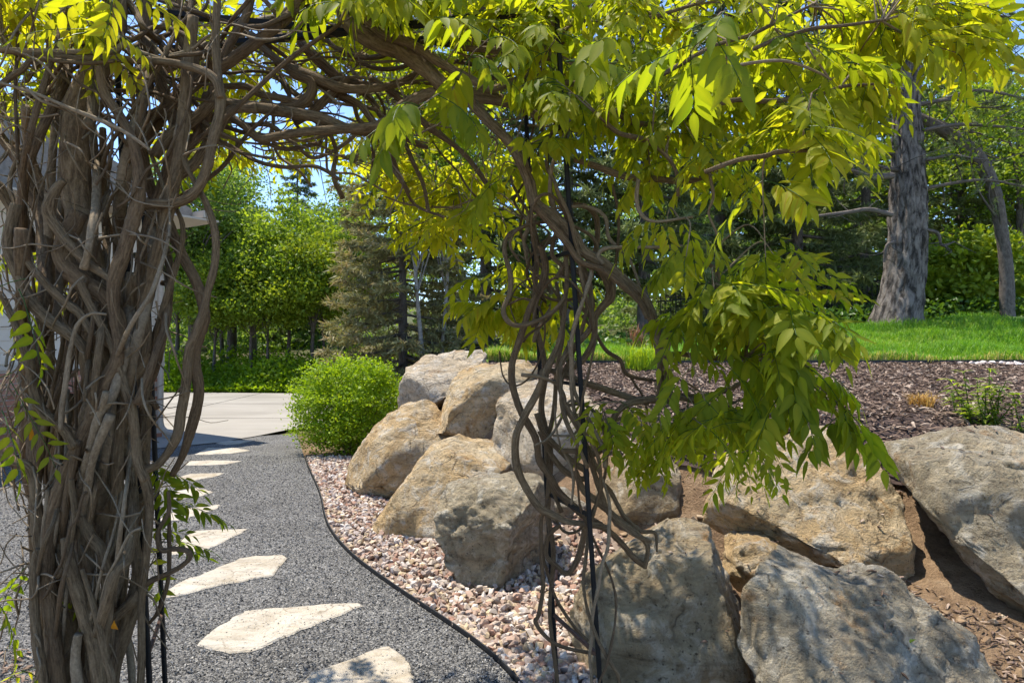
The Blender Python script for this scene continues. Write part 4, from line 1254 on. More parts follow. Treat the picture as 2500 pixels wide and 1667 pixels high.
RS = [
    (2.22, 'vine', [(1130, 238, 14), (1160, 250, 14), (1200, 296, 13), (1243, 346, 13), (1271, 393, 13), (1293, 446, 13), (1306, 497, 14), (1350, 532, 14), (1393, 579, 15), (1421, 621, 15), (1475, 646, 14), (1529, 686, 13), (1568, 721, 12), (1589, 764, 12), (1607, 825, 12), (1621, 879, 12), (1634, 950, 13), (1634, 985, 11)]),
    (2.18, 'vine2', [(1300, 500, 9), (1340, 545, 9), (1385, 598, 9), (1416, 640, 9), (1470, 660, 8), (1525, 700, 8), (1562, 735, 7), (1582, 775, 7)]),
    (2.25, 'vine', [(1300, 545, 4), (1279, 554, 5), (1243, 575, 6), (1232, 611, 6), (1246, 671, 7), (1243, 718, 6), (1229, 754, 6), (1239, 782, 6), (1264, 795, 6), (1307, 786, 6), (1346, 764, 6), (1375, 729, 5), (1384, 690, 5)]),
    (2.35, 'vine2', [(1320, 600, 8), (1329, 650, 9), (1318, 700, 9), (1293, 754, 9), (1279, 800, 9), (1264, 843, 9), (1250, 886, 9), (1250, 932, 9), (1264, 979, 9), (1279, 1010, 9), (1311, 1068, 9), (1318, 1122, 9), (1341, 1160, 9), (1364, 1202, 9), (1395, 1233, 9), (1425, 1260, 9), (1480, 1295, 8), (1510, 1320, 8), (1545, 1360, 8), (1572, 1380, 7)]),
    (2.28, 'vine', [(1379, 580, 5), (1379, 611, 5), (1382, 664, 6), (1379, 736, 6), (1375, 789, 7), (1364, 843, 7), (1338, 900, 9), (1330, 925, 10), (1311, 965, 10), (1280, 1022, 10), (1261, 1072, 10), (1261, 1137, 10), (1284, 1191, 9), (1315, 1237, 9), (1349, 1256, 9), (1387, 1273, 8), (1433, 1279, 8), (1490, 1290, 8)]),
    (2.24, 'vine', [(1410, 630, 6), (1425, 650, 6), (1443, 700, 6), (1443, 754, 7), (1443, 800, 7), (1414, 836, 7), (1382, 871, 7), (1364, 914, 6), (1371, 964, 6), (1387, 1007, 6), (1414, 1053, 6), (1433, 1099, 7), (1452, 1160, 7), (1468, 1206, 7), (1487, 1252, 7), (1540, 1300, 6), (1590, 1322, 5)]),
    (2.3, 'vine', [(1320, 915, 7), (1330, 904, 7), (1368, 911, 8), (1421, 932, 8), (1475, 950, 8), (1543, 975, 8), (1580, 985, 7)]),
    (2.26, 'vine', [(1370, 1100, 6), (1418, 1103, 7), (1456, 1107, 8), (1483, 1068, 8), (1494, 1022, 8), (1517, 992, 8), (1552, 977, 9), (1609, 973, 10), (1650, 968, 9), (1727, 966, 7), (1803, 939, 6), (1849, 889, 5), (1870, 840, 4)]),
    (2.22, 'vine', [(1640, 968, 8), (1690, 978, 7), (1727, 992, 7), (1803, 1004, 6), (1870, 1015, 5), (1950, 1010, 4)]),
    (2.3, 'vine2', [(1370, 540, 5), (1354, 579, 5), (1350, 618, 6), (1371, 643, 6), (1404, 657, 6), (1430, 685, 6), (1445, 730, 5)]),
    (2.4, 'vine2', [(1400, 495, 6), (1436, 507, 7), (1457, 532, 7), (1461, 575, 7), (1454, 621, 6), (1445, 660, 6)]),
    (2.3, 'twig', [(1300, 530, 4), (1343, 511, 4), (1393, 504, 4), (1443, 507, 4), (1479, 532, 5), (1489, 582, 5), (1521, 614, 4), (1543, 646, 4), (1561, 700, 4)]),
    (2.2, 'twig', [(1475, 645, 5), (1462, 625, 5), (1479, 607, 5), (1529, 604, 4), (1618, 604, 4), (1700, 598, 3)]),
    (2.35, 'vine', [(1430, 620, 11), (1457, 650, 12), (1486, 693, 13), (1489, 729, 13), (1471, 750, 10), (1452, 775, 8), (1448, 830, 8), (1420, 880, 8), (1380, 905, 8)]),
    (2.2, 'vine', [(1618, 890, 7), (1625, 850, 8), (1632, 800, 8), (1657, 771, 8), (1700, 747, 8), (1742, 713, 8), (1753, 667, 6), (1700, 625, 5)]),
    (2.1, 'vine', [(1742, 715, 6), (1746, 740, 5), (1776, 793, 5), (1811, 828, 5), (1822, 862, 5), (1815, 880, 4)]),
    (2.15, 'vine', [(1622, 905, 6), (1636, 875, 7), (1650, 864, 6), (1746, 874, 6), (1822, 866, 6), (1850, 850, 4)]),
    (2.2, 'vine2', [(1612, 850, 5), (1610, 870, 6), (1608, 920, 7), (1612, 975, 8), (1620, 985, 7)]),
    (2.4, 'vine2', [(1420, 770, 4), (1450, 807, 4), (1479, 853, 5), (1514, 879, 5), (1532, 914, 5), (1600, 929, 4), (1660, 925, 3)]),
    (2.45, 'vine2', [(1532, 910, 3), (1550, 940, 3), (1568, 965, 3), (1580, 1000, 2)]),
    (2.35, 'vine2', [(1340, 1220, 4), (1330, 1244, 4), (1322, 1283, 5), (1322, 1359, 5), (1326, 1436, 5), (1316, 1500, 5), (1308, 1519, 5), (1336, 1557, 5), (1375, 1580, 5), (1457, 1596, 4)]),
    (2.4, 'vine2', [(1370, 1280, 5), (1341, 1306, 6), (1334, 1352, 6), (1357, 1378, 6), (1387, 1397, 6), (1414, 1352, 8), (1429, 1283, 8), (1428, 1250, 8)]),
    (2.42, 'vine2', [(1330, 1330, 4), (1325, 1353, 4), (1340, 1410, 4), (1358, 1463, 4), (1397, 1524, 4), (1435, 1563, 4)]),
    (2.5, 'vine2', [(1296, 540, 6), (1310, 620, 7), (1304, 760, 6), (1330, 900, 7), (1324, 1000, 8), (1344, 1100, 8), (1338, 1240, 8), (1350, 1350, 6), (1342, 1500, 5), (1366, 1700, 5), (1370, 1840, 5)]),
    (2.42, 'vine', [(1360, 690, 5), (1374, 800, 6), (1360, 900, 6), (1352, 1000, 6), (1332, 1090, 6), (1345, 1180, 5), (1372, 1250, 5)]),
    (2.4, 'vine', [(1310, 1010, 8), (1330, 1060, 8), (1370, 1100, 8), (1400, 1130, 9), (1430, 1150, 8), (1425, 1170, 7), (1380, 1150, 7), (1345, 1105, 6), (1318, 1050, 6)]),
    (2.35, 'vine', [(1405, 1150, 8), (1425, 1200, 8), (1460, 1230, 9), (1500, 1262, 8), (1540, 1290, 7), (1575, 1320, 7), (1580, 1345, 6), (1572, 1385, 6)]),
    (2.38, 'vine', [(1470, 1180, 5), (1490, 1200, 6), (1510, 1235, 6), (1530, 1265, 6), (1565, 1295, 5), (1600, 1300, 4), (1604, 1345, 2.5)]),
    (2.3, 'twig', [(1370, 1010, 3), (1390, 980, 3), (1415, 985, 3), (1420, 1020, 3), (1400, 1060, 3), (1350, 1062, 3)]),
    (2.3, 'twig', [(1355, 990, 2.5), (1358, 1040, 2.5), (1368, 1090, 2.5)]),
    (2.3, 'twig', [(1395, 1230, 3), (1400, 1170, 4), (1390, 1130, 4), (1372, 1095, 4), (1385, 1250, 3)][:4]),
    # branches reaching right under the leaves
    (2.3, 'vine', [(1130, 120, 8), (1250, 128, 10), (1321, 136, 11), (1379, 150, 10), (1450, 165, 8), (1540, 150, 6)]),
    (2.35, 'vine', [(1300, 90, 7), (1332, 71, 7), (1393, 32, 8), (1464, 7, 8), (1530, -5, 7)]),
    (2.3, 'vine', [(1290, 125, 6), (1332, 104, 6), (1400, 68, 7), (1464, 57, 7), (1518, 61, 6), (1600, 40, 5), (1700, 10, 4)]),
    (2.25, 'vine', [(1290, 180, 6), (1350, 200, 7), (1428, 214, 8), (1471, 250, 8), (1536, 296, 8), (1580, 304, 7), (1650, 300, 6), (1740, 270, 5)]),
    (2.1, 'vine', [(1480, 300, 6), (1514, 325, 6), (1571, 343, 7), (1620, 375, 6), (1650, 420, 5), (1655, 480, 4)]),
    (2.2, 'vine', [(1400, 390, 7), (1443, 404, 8), (1500, 425, 9), (1536, 434, 9), (1600, 436, 9), (1680, 440, 7), (1740, 420, 5), (1790, 380, 4)]),
    (2.0, 'vine', [(1620, 180, 6), (1732, 119, 5), (1790, 98, 5), (1833, 86, 5), (1906, 50, 4), (1990, 10, 3)]),
    (1.9, 'vine', [(1840, 120, 5), (1906, 92, 5), (1983, 70, 5), (2044, 64, 4), (2100, 58, 4), (2160, 50, 3)]),
    (1.8, 'twig', [(1760, 170, 4), (1840, 153, 4), (1921, 150, 4), (1998, 178, 3), (2030, 196, 3)]),
    (1.9, 'vine', [(1740, 262, 6), (1800, 245, 6), (1875, 248, 6), (1937, 242, 6), (1985, 239, 5), (2060, 212, 4), (2140, 205, 3)]),
    (1.8, 'vine', [(1720, 420, 6), (1800, 390, 6), (1866, 380, 6), (1900, 370, 6), (1983, 367, 4)]),
    (2.1, 'twig', [(1560, 430, 5), (1555, 480, 5), (1565, 520, 5), (1600, 540, 4), (1690, 530, 3)]),
    (2.1, 'twig', [(1735, 430, 4), (1742, 480, 4), (1730, 520, 3), (1745, 560, 3), (1760, 600, 3)]),
]
for d, m_, pts in RS: stem('r', pts, d, m_)

# tangled smaller stems inside the left-hand column
def col_env(y):
    """middle and half width (px) of the left-hand vine column at photo height y"""
    return (np.interp(y, [-40, 200, 500, 800, 1100, 1400, 1700, 1950], [240, 230, 215, 215, 200, 195, 195, 200]),
            np.interp(y, [-40, 200, 500, 800, 1100, 1400, 1700, 1950], [330, 300, 215, 190, 165, 140, 135, 130]))


r3 = np.random.default_rng(5)
for k in range(84):
    y0 = r3.uniform(-60, 1250)
    y1 = min(y0 + r3.uniform(350, 900), 1950)
    if k % 3 == 0: y0, y1 = 900 + r3.uniform(0, 300), 1980
    f = r3.uniform(-0.9, 0.8)
    amp = r3.uniform(0.05, 0.45)
    ph, w = r3.uniform(0, 6.28), r3.uniform(0.6, 1.6)
    rad = r3.choice([4, 5, 6, 8, 10, 12])
    if k < 34: rad *= 1.3
    pts = []
    for y in np.linspace(y0, y1, 8):
        c_, hw = col_env(y)
        s = ph + w * (y - y0) / 160
        pts.append((c_ + hw * (f + amp * math.sin(s)) * 0.85, y + r3.normal(0, 12), rad * r3.uniform(0.85, 1.15), 0.16 * math.cos(s)))
    stem('l', pts, r3.uniform(2.0, 2.28) if k % 4 else r3.uniform(2.25, 2.5), r3.choice(['vine', 'vine2', 'twig']), sides=8, keep=(k % 5 == 0))

for k in range(56):
    x0, y0 = r3.uniform(-40, 520), r3.uniform(-60, 330)
    ang = r3.choice([r3.normal(0, 0.5), r3.normal(math.pi / 2, 0.5), r3.normal(0.7, 0.4), r3.normal(-0.6, 0.4)])
    L = r3.uniform(260, 620)
    p = np.array([x0, y0])
    rad = r3.choice([3, 4, 5, 6, 8])
    pts = []
    for j in range(7):
        pts.append((p[0], p[1], rad * r3.uniform(0.85, 1.1), r3.normal(0, 0.05)))
        ang += r3.normal(0, 0.35)
        p = p + np.array([math.cos(ang), math.sin(ang) * 0.8]) * L / 6
    stem('l', pts, r3.uniform(2.05, 2.6), r3.choice(['vine', 'vine2', 'twig']), sides=8, keep=False)
for k in range(34):
    x0, y0 = r3.uniform(480, 1150), r3.uniform(-20, 300)
    ang = r3.choice([r3.normal(0.2, 0.35), r3.normal(-0.4, 0.35), r3.normal(0.9, 0.3)])
    L = r3.uniform(200, 480)
    p = np.array([x0, y0])
    rad = r3.choice([2.5, 3, 4, 5, 6])
    pts = []
    for j in range(6):
        pts.append((p[0], p[1], rad * r3.uniform(0.85, 1.1), r3.normal(0, 0.04)))
        ang += r3.normal(0, 0.3)
        p = p + np.array([math.cos(ang), math.sin(ang) * 0.7]) * L / 5
    stem('l', pts, r3.uniform(2.35, 2.9), r3.choice(['vine', 'vine2', 'twig']), sides=8, keep=False)

# thin stems twining round the posts and looping between them
for k in range(9):
    A_ = (rf_, rb_)[k % 2]
    z0, z1 = (0.02, 1.5, 1.1, 1.7)[k % 4], (1.5, 2.1, 2.3, 2.5)[k % 4]
    ph, tw_ = r3.uniform(0, 6.28), r3.uniform(2.2, 5.0) * (1 if k % 3 else -1)
    C, rr_ = [], r3.uniform(0.0035, 0.008)
    for u in np.linspace(0, 1, 26):
        q = on(A_, z0 + (z1 - z0) * u)
        R0 = r3.uniform(0.022, 0.032) + 0.02 * (1 + math.sin(u * 9 + k))
        C.append((q.x + R0 * math.cos(ph + tw_ * u * 3), q.y + R0 * math.sin(ph + tw_ * u * 3), q.z, rr_ * r3.uniform(0.85, 1.15)))
    C = catmull(C, 3)
    V, F, U = tube(C[:, :3] - np.array(wr.location), C[:, 3], 8, 0.15, 300 + k)
    obj("stem", np_mesh("stem", V, F, M[('vine', 'vine2', 'twig')[k % 3]], True, U), wr)
for k in range(10):
    cx_, cy_ = r3.uniform(1260, 1500), r3.uniform(560, 1280)
    w_, h_ = r3.uniform(35, 110), r3.uniform(60, 190)
    a0, da = r3.uniform(0, 6.28), r3.uniform(2.6, 5.2) * r3.choice([-1, 1])
    rd = r3.uniform(2.5, 5.0)
    stem('r', [(cx_ + w_ * math.cos(a0 + da * u) + 12 * math.sin(7 * u), cy_ + h_ * math.sin(a0 + da * u), rd * (1.1 - 0.4 * u), 0.08 * math.sin(5 * u + k)) for u in np.linspace(0, 1, 9)], r3.uniform(2.22, 2.5), r3.choice(['vine', 'vine2', 'twig']), sides=8, keep=False)
for k in range(16):
    y0 = r3.uniform(-40, 1300)
    y1 = y0 + r3.uniform(250, 650)
    f, amp = r3.uniform(-1.05, 0.85), r3.uniform(0.1, 0.6)
    ph, w = r3.uniform(0, 6.28), r3.uniform(0.5, 1.3)
    rad = r3.uniform(2.0, 5.0)
    pts = []
    for y in np.linspace(y0, min(y1, 1900), 8):
        c_, hw = col_env(y)
        s_ = ph + w * (y - y0) / 130
        pts.append((c_ + hw * (f + amp * math.sin(s_)) * 0.9, y + r3.normal(0, 14), rad * r3.uniform(0.85, 1.1), 0.05 * math.cos(s_)))
    stem('l', pts, r3.uniform(1.88, 2.1), r3.choice(['vine', 'vine2', 'twig', 'vine2']), sides=8, keep=False)

# fine twigs
tw = Tubes()
for k in range(520):
    y0 = r3.uniform(-40, 1500)
    c_, hw = col_env(y0)
    x0 = c_ + hw * r3.uniform(-1.1, 1.0)
    d = r3.uniform(1.85, 2.5)
    ang = r3.choice([r3.normal(math.pi / 2, 0.5), r3.normal(-math.pi / 2, 0.5), r3.uniform(0, 6.28)])
    L = r3.uniform(60, 260)
    p = np.array([x0, y0])
    pts = []
    for j in range(6):
        q = P(p[0], p[1], d + 0.06 * math.sin(j + k))
        pts.append((q.x, q.y, q.z))
        ang += r3.normal(0, 0.28)
        p = p + np.array([math.cos(ang), math.sin(ang)]) * L / 5
    if min(q_[2] for q_ in pts) < 0.02: continue
    C = catmull(pts, 3) - np.array(wl.location)
    tw.add(C, np.linspace(1, 0.5, len(C)) * r3.uniform(0.0015, 0.0042), 5)
for k in range(230):          # hanging and crossing twigs under the roof of the arch
    x0, y0 = r3.uniform(480, 1300), r3.uniform(20, 380)
    d = r3.uniform(2.3, 3.2)
    ang = r3.uniform(0, 6.28)
    L = r3.uniform(80, 260)
    p = np.array([x0, y0])
    pts = []
    for j in range(6):
        q = P(p[0], p[1], d)
        pts.append((q.x, q.y, q.z))
        ang += r3.normal(0, 0.3)
        p = p + np.array([math.cos(ang), 0.75 * math.sin(ang)]) * L / 5
    C = catmull(pts, 3) - np.array(wl.location)
    tw.add(C, np.linspace(1, 0.5, len(C)) * r3.uniform(0.002, 0.0045), 5)

# ------------------------------------------------------------------ wisteria leaves
def leaflet_tmpl(rows, fold=0.22, curl=0.16):
    V, F = [], []
    prof = lambda t: 0.205 * (math.sin(math.pi * min(1, t ** 0.74)) ** 0.95) * (1.0 - 0.38 * t)
    for k in range(rows + 1):
        t = k / rows
        w = prof(t) if 0 < k < rows else 0.004
        z = -curl * t * t
        V += [(-w, t, z + fold * w * 1.0), (0, t, z), (w, t, z + fold * w * 1.0)]
    for k in range(rows):
        a = 3 * k
        F += [(a, a + 1, a + 4), (a, a + 4, a + 3), (a + 1, a + 2, a + 5), (a + 1, a + 5, a + 4)]
    return np.array(V), np.array(F)


LEAF_BS = [leaflet_tmpl(5, 0.22, 0.16), leaflet_tmpl(5, 0.4, 0.05), leaflet_tmpl(5, 0.1, 0.34), leaflet_tmpl(5, 0.3, -0.06)]
LEAF_N = [leaflet_tmpl(8, 0.25 * f, c) for f, c in ((1, 0.1), (0.6, 0.22), (1.2, 0.3), (0.3, 0.05))]
r4 = np.random.default_rng(21)
COMP = []        # every compound leaf: dict(plant, rachis pts, leaflets [(origin, R 3x3, size, tint)], depth, px)


def norm(v): return v / max(np.linalg.norm(v), 1e-9)


def compound(plant, base, dirv, L, pairs, lsize, droop, tint, hang=0.35):
    base = np.array(base, float)
    d = norm(np.array(dirv, float))
    steps = pairs + 2
    pts = [base]
    cur = d.copy()
    for k in range(steps):
        cur = norm(cur + np.array([0, 0, -droop / steps]) + r4.normal(0, 0.05, 3))
        pts.append(pts[-1] + cur * L / steps)
    pts = np.array(pts)
    leaf = []
    up = norm(np.array([0, 0, 1.0]) + r4.normal(0, 0.35, 3))
    for k in range(1, steps + 1):
        t = norm(pts[k] - pts[k - 1])
        s = norm(np.cross(t, up))
        nup = norm(np.cross(s, t))
        sc = lsize * (0.75 + 0.35 * math.sin(math.pi * k / (steps + 0.6)))
        if k == steps:
            dirs = [t]
        elif k == 1:
            continue
        else:
            dirs = [t * 0.55 + s * 0.85, t * 0.55 - s * 0.85]
        for q in dirs:
            y = norm(q + np.array([0, 0, -hang]) + r4.normal(0, 0.16, 3))
            zv = nup + r4.normal(0, 0.25, 3)
            zv = norm(zv - y * np.dot(zv, y))
            x = np.cross(y, zv)
            leaf.append((pts[k] + y * 0.006, np.stack([x, y, zv], 1), sc * r4.uniform(0.85, 1.12), float(np.clip(tint + r4.normal(0, 0.13), 0, 1))))
    m = pts.mean(0)
    COMP.append(dict(plant=plant, pts=pts, leaf=leaf, d=m[1], px=1250 + m[0] / m[1] * 1666.7, py=833.5 + (CAM_H - m[2]) / m[1] * 1666.7, size=lsize / m[1]))


SAMP = {k: np.vstack(v) for k, v in STEMS.items()}
twr = Tubes()


def cluster(plant, x0, x1, y0, y1, d0, d1, n, lsize=0.07, tint=0.5, hang=0.35, droop=0.9, L=0.26, per=5, side=None, out=None):
    """n compound leaves in a block of the vine, on shoots that start at the nearest stem"""
    root = wl if plant == 'l' else wr
    tub = tw if plant == 'l' else twr
    S = SAMP[plant]
    for k in range(max(1, int(n / per))):
        d = r4.uniform(d0, d1)
        x, y = r4.uniform(x0, x1), r4.uniform(y0, y1)
        tgt = np.array(P(x, y, d))
        near = S[np.argmin(((S - tgt) ** 2).sum(1) + r4.uniform(0, 0.02, len(S)))]
        dist = np.linalg.norm(tgt - near)
        st = near if dist < 0.7 else tgt + norm(near - tgt) * 0.5
        mid = (st + tgt) / 2 + r4.normal(0, 0.04, 3) + np.array([0, 0, 0.05])
        C = catmull([st, mid, tgt], 5)
        tub.add(C - np.array(root.location), np.linspace(0.0032, 0.0014, len(C)), 5)
        tend = norm(C[-1] - C[-3])
        for j in range(per):
            b = C[int(len(C) * r4.uniform(0.45, 0.999))] if j else C[-1]
            az = r4.uniform(0, 6.28)
            dv = norm(np.array([math.cos(az), math.sin(az), r4.uniform(-0.35, 0.5)]) + 0.6 * tend)
            if out is not None: dv = norm(dv + np.array(out))
            compound(plant, b, dv, L * r4.uniform(0.75, 1.2), int(r4.integers(4, 7)), lsize * r4.uniform(0.68, 1.2), droop * r4.uniform(0.6, 1.4), tint + r4.normal(0, 0.12), hang)


Z = (0, 0, 0)
# far roof of the arch, glowing yellow
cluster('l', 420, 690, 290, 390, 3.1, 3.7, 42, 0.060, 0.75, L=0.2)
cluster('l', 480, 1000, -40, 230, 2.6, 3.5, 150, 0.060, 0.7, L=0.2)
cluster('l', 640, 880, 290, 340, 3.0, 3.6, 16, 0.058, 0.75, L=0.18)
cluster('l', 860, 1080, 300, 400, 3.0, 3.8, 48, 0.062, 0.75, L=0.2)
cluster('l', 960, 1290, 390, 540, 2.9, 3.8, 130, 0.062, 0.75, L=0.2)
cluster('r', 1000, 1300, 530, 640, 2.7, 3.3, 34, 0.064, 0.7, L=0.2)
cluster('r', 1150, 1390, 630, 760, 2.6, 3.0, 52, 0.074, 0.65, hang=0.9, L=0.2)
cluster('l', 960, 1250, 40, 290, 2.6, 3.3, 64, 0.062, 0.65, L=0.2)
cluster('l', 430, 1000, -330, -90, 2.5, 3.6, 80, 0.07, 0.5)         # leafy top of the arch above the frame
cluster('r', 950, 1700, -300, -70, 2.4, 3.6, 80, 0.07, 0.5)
# left
cluster('l', -60, 330, -90, 30, 1.8, 2.2, 60, 0.060, 0.8, hang=0.6, L=0.2)
cluster('l', 60, 300, 60, 100, 1.75, 1.95, 5, 0.060, 0.8, hang=0.8, L=0.2)
cluster('l', -60, 560, -20, 300, 2.5, 3.3, 110, 0.062, 0.7, L=0.2)
cluster('l', -60, 250, 350, 760, 2.5, 3.1, 24, 0.062, 0.65, L=0.2)
cluster('l', 430, 560, 230, 420, 2.7, 3.2, 24, 0.058, 0.7, L=0.2)
# front fringe along the top
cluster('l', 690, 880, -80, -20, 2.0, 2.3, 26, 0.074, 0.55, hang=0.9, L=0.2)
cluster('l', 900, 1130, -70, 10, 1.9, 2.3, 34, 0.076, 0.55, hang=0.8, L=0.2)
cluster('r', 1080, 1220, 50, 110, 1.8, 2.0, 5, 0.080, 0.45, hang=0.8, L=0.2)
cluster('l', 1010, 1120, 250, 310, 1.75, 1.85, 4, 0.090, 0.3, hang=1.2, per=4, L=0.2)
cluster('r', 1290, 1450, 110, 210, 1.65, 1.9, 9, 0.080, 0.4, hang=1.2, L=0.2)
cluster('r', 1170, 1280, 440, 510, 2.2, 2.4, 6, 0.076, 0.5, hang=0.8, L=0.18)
# the big mass upper right
cluster('r', 1000, 1700, -60, 150, 2.1, 3.0, 135, 0.066, 0.6, L=0.2)
cluster('r', 1650, 2350, -60, 140, 2.0, 2.9, 170, 0.066, 0.65, L=0.2)
cluster('r', 1480, 2150, 110, 310, 1.8, 2.6, 115, 0.068, 0.5, hang=0.5, L=0.2)
cluster('r', 1500, 1800, 290, 420, 1.9, 2.5, 30, 0.068, 0.5, hang=0.7, L=0.2)
cluster('r', 1900, 2170, 230, 350, 1.7, 2.2, 26, 0.070, 0.65, out=(0.7, 0, 0.1), L=0.22)
cluster('r', 2150, 2370, 20, 180, 1.9, 2.4, 34, 0.068, 0.75, out=(0.5, 0, 0.1), L=0.2)
cluster('r', 1650, 1950, 10, 150, 1.35, 1.6, 8, 0.078, 0.3, hang=0.6, L=0.2)
cluster('r', 1230, 1450, -20, 300, 2.2, 2.6, 44, 0.068, 0.5, hang=0.6, L=0.2)
cluster('r', 1310, 1450, 60, 360, 1.9, 2.15, 22, 0.068, 0.5, hang=0.8, L=0.2)
cluster('r', 1430, 1680, 540, 640, 2.0, 2.4, 12, 0.066, 0.65, hang=0.9, L=0.18)
# lower right mass
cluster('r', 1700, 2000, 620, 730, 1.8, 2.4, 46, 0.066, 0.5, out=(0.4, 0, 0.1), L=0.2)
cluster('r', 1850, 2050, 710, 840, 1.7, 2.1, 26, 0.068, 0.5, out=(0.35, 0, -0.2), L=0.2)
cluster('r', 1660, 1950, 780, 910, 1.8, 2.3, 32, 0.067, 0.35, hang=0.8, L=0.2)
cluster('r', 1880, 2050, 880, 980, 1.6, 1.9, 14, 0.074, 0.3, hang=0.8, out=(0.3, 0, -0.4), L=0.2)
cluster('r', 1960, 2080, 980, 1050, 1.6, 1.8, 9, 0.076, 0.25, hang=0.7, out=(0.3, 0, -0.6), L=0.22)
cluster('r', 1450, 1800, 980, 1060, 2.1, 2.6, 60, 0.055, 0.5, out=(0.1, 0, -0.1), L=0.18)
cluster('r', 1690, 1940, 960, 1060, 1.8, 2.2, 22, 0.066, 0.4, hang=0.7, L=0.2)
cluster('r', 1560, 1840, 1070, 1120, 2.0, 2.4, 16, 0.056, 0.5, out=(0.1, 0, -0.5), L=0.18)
# shoots low on the left posts
cluster('l', 350, 400, 1130, 1160, 2.2, 2.3, 4, 0.062, 0.15, out=(1.4, -0.2, 0.2), droop=0.45, L=0.2, per=3)
cluster('l', 350, 400, 1210, 1240, 2.2, 2.3, 3, 0.060, 0.12, out=(1.4, -0.2, 0.2), droop=0.45, L=0.2, per=3)
cluster('l', 350, 400, 1300, 1340, 2.2, 2.3, 3, 0.060, 0.12, out=(1.4, -0.2, 0.2), droop=0.45, L=0.2, per=3)
cluster('l', 250, 350, 1130, 1400, 2.3, 2.5, 8, 0.05, 0.3)
cluster('l', -30, 10, 740, 760, 1.8, 1.9, 3, 0.06, 0.4, per=3)
cluster('l', -30, 5, 1000, 1020, 1.8, 1.9, 3, 0.06, 0.3, per=3)
cluster('l', -30, 5, 1430, 1450, 1.9, 2.0, 3, 0.05, 0.2, per=3)
cluster('l', 20, 70, 1600, 1640, 1.9, 2.0, 3, 0.04, 0.7, per=3)

for key, root, tub in (('l', wl, tw), ('r', wr, twr)):
    o = tub.build("twigs", M['twig'], root)
    o["kind"] = "stuff"
    mine = [c for c in COMP if c['plant'] == key]
    inview = sorted([c for c in mine if -20 < c['px'] < 2480 and 0 < c['py'] < 1600], key=lambda c: -c['size'])
    front, n_ = [], 0
    for c in inview:
        if n_ + len(c['leaf']) > 300: break
        front.append(c)
        n_ += len(c['leaf'])
    fid = {id(c) for c in front}
    rest = [c for c in mine if id(c) not in fid]
    loc = np.array(root.location)
    # bulk foliage
    T_ = np.array([l[0] for c in rest for l in c['leaf']]) - loc
    R_ = np.array([l[1] for c in rest for l in c['leaf']])
    S_ = np.array([l[2] for c in rest for l in c['leaf']])
    A_ = np.array([l[3] for c in rest for l in c['leaf']])
    R_ = R_ * np.stack([r4.uniform(0.82, 1.12, len(S_)), np.ones(len(S_)), np.ones(len(S_))], 1)[:, None, :]
    wh_ = r4.integers(0, 4, len(S_))
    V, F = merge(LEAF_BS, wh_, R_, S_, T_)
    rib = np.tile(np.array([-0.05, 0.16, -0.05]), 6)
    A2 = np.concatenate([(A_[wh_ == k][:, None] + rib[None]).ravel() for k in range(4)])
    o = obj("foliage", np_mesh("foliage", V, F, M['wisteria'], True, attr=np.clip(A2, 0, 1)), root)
    o["kind"] = "stuff"
    st = Tubes()
    for c in rest:
        st.add(c['pts'] - loc, np.linspace(0.0014, 0.0007, len(c['pts'])), 4)
    st.build("leaf_stalks", M['lime_blade'] if False else M['shade_leaf'], root)["kind"] = "stuff"
    # the leaves that show largest, one by one
    LM = {}
    for c in front:
        sp = Tubes()
        b0 = c['pts'][0]
        sp.add(c['pts'] - b0, np.linspace(0.0016, 0.0008, len(c['pts'])), 5)
        s_o = sp.build("leaf_spray", M['shade_leaf'], root)
        s_o.location = b0 - loc
        for (q, R3, sz_, ti) in c['leaf']:
            kk = (random.randrange(4), int(ti * 7.99))
            if kk not in LM:
                V0, F0 = LEAF_N[kk[0]]
                LM[kk] = np_mesh("leaflet", V0, F0, M['wisteria'], True, attr=np.clip((kk[1] + .5) / 8 + np.tile(np.array([-0.05, 0.16, -0.05]), len(V0) // 3), 0, 1))
            lo = bpy.data.objects.new("leaflet", LM[kk])
            lo.matrix_world = Matrix.Translation(q - b0) @ Matrix(R3.tolist()).to_4x4() @ Matrix.Scale(sz_, 4)
            link(lo, s_o)
print("compound leaves", len(COMP))

# withered orange leaves caught in the stems, one green leaf dropped on the boulder
def loose_leaf(p, mat, size, rot, lab):
    V0, F0 = LEAF_N[2]
    me = np_mesh("fallen_leaf", V0 * size, F0, mat, True, attr=np.full(len(V0), 0.3))
    o = obj("fallen_leaf", me, None, p)
    o.rotation_euler = rot
    tag(o, lab, "leaf")


loose_leaf(P(283, 1535, 1.86), M['orange_leaf'], 0.05, (2.6, 0.2, 0.2), "orange withered leaf caught low between the vine trunks")
loose_leaf(P(72, 1075, 1.84), M['orange_leaf'], 0.04, (1.4, 0.5, 1.2), "ochre withered leaf caught high in the left vine stems")
hit = rock_bvh.ray_cast(cam.location, (P(2202, 1567, 2.5) - cam.location).normalized())
if hit[0] is not None:
    loose_leaf(hit[0] + hit[1] * 0.006, M['leaf_mid'], 0.06, hit[1].to_track_quat('Z', 'X').to_euler(), "single green leaf lying on the bottom grey boulder")


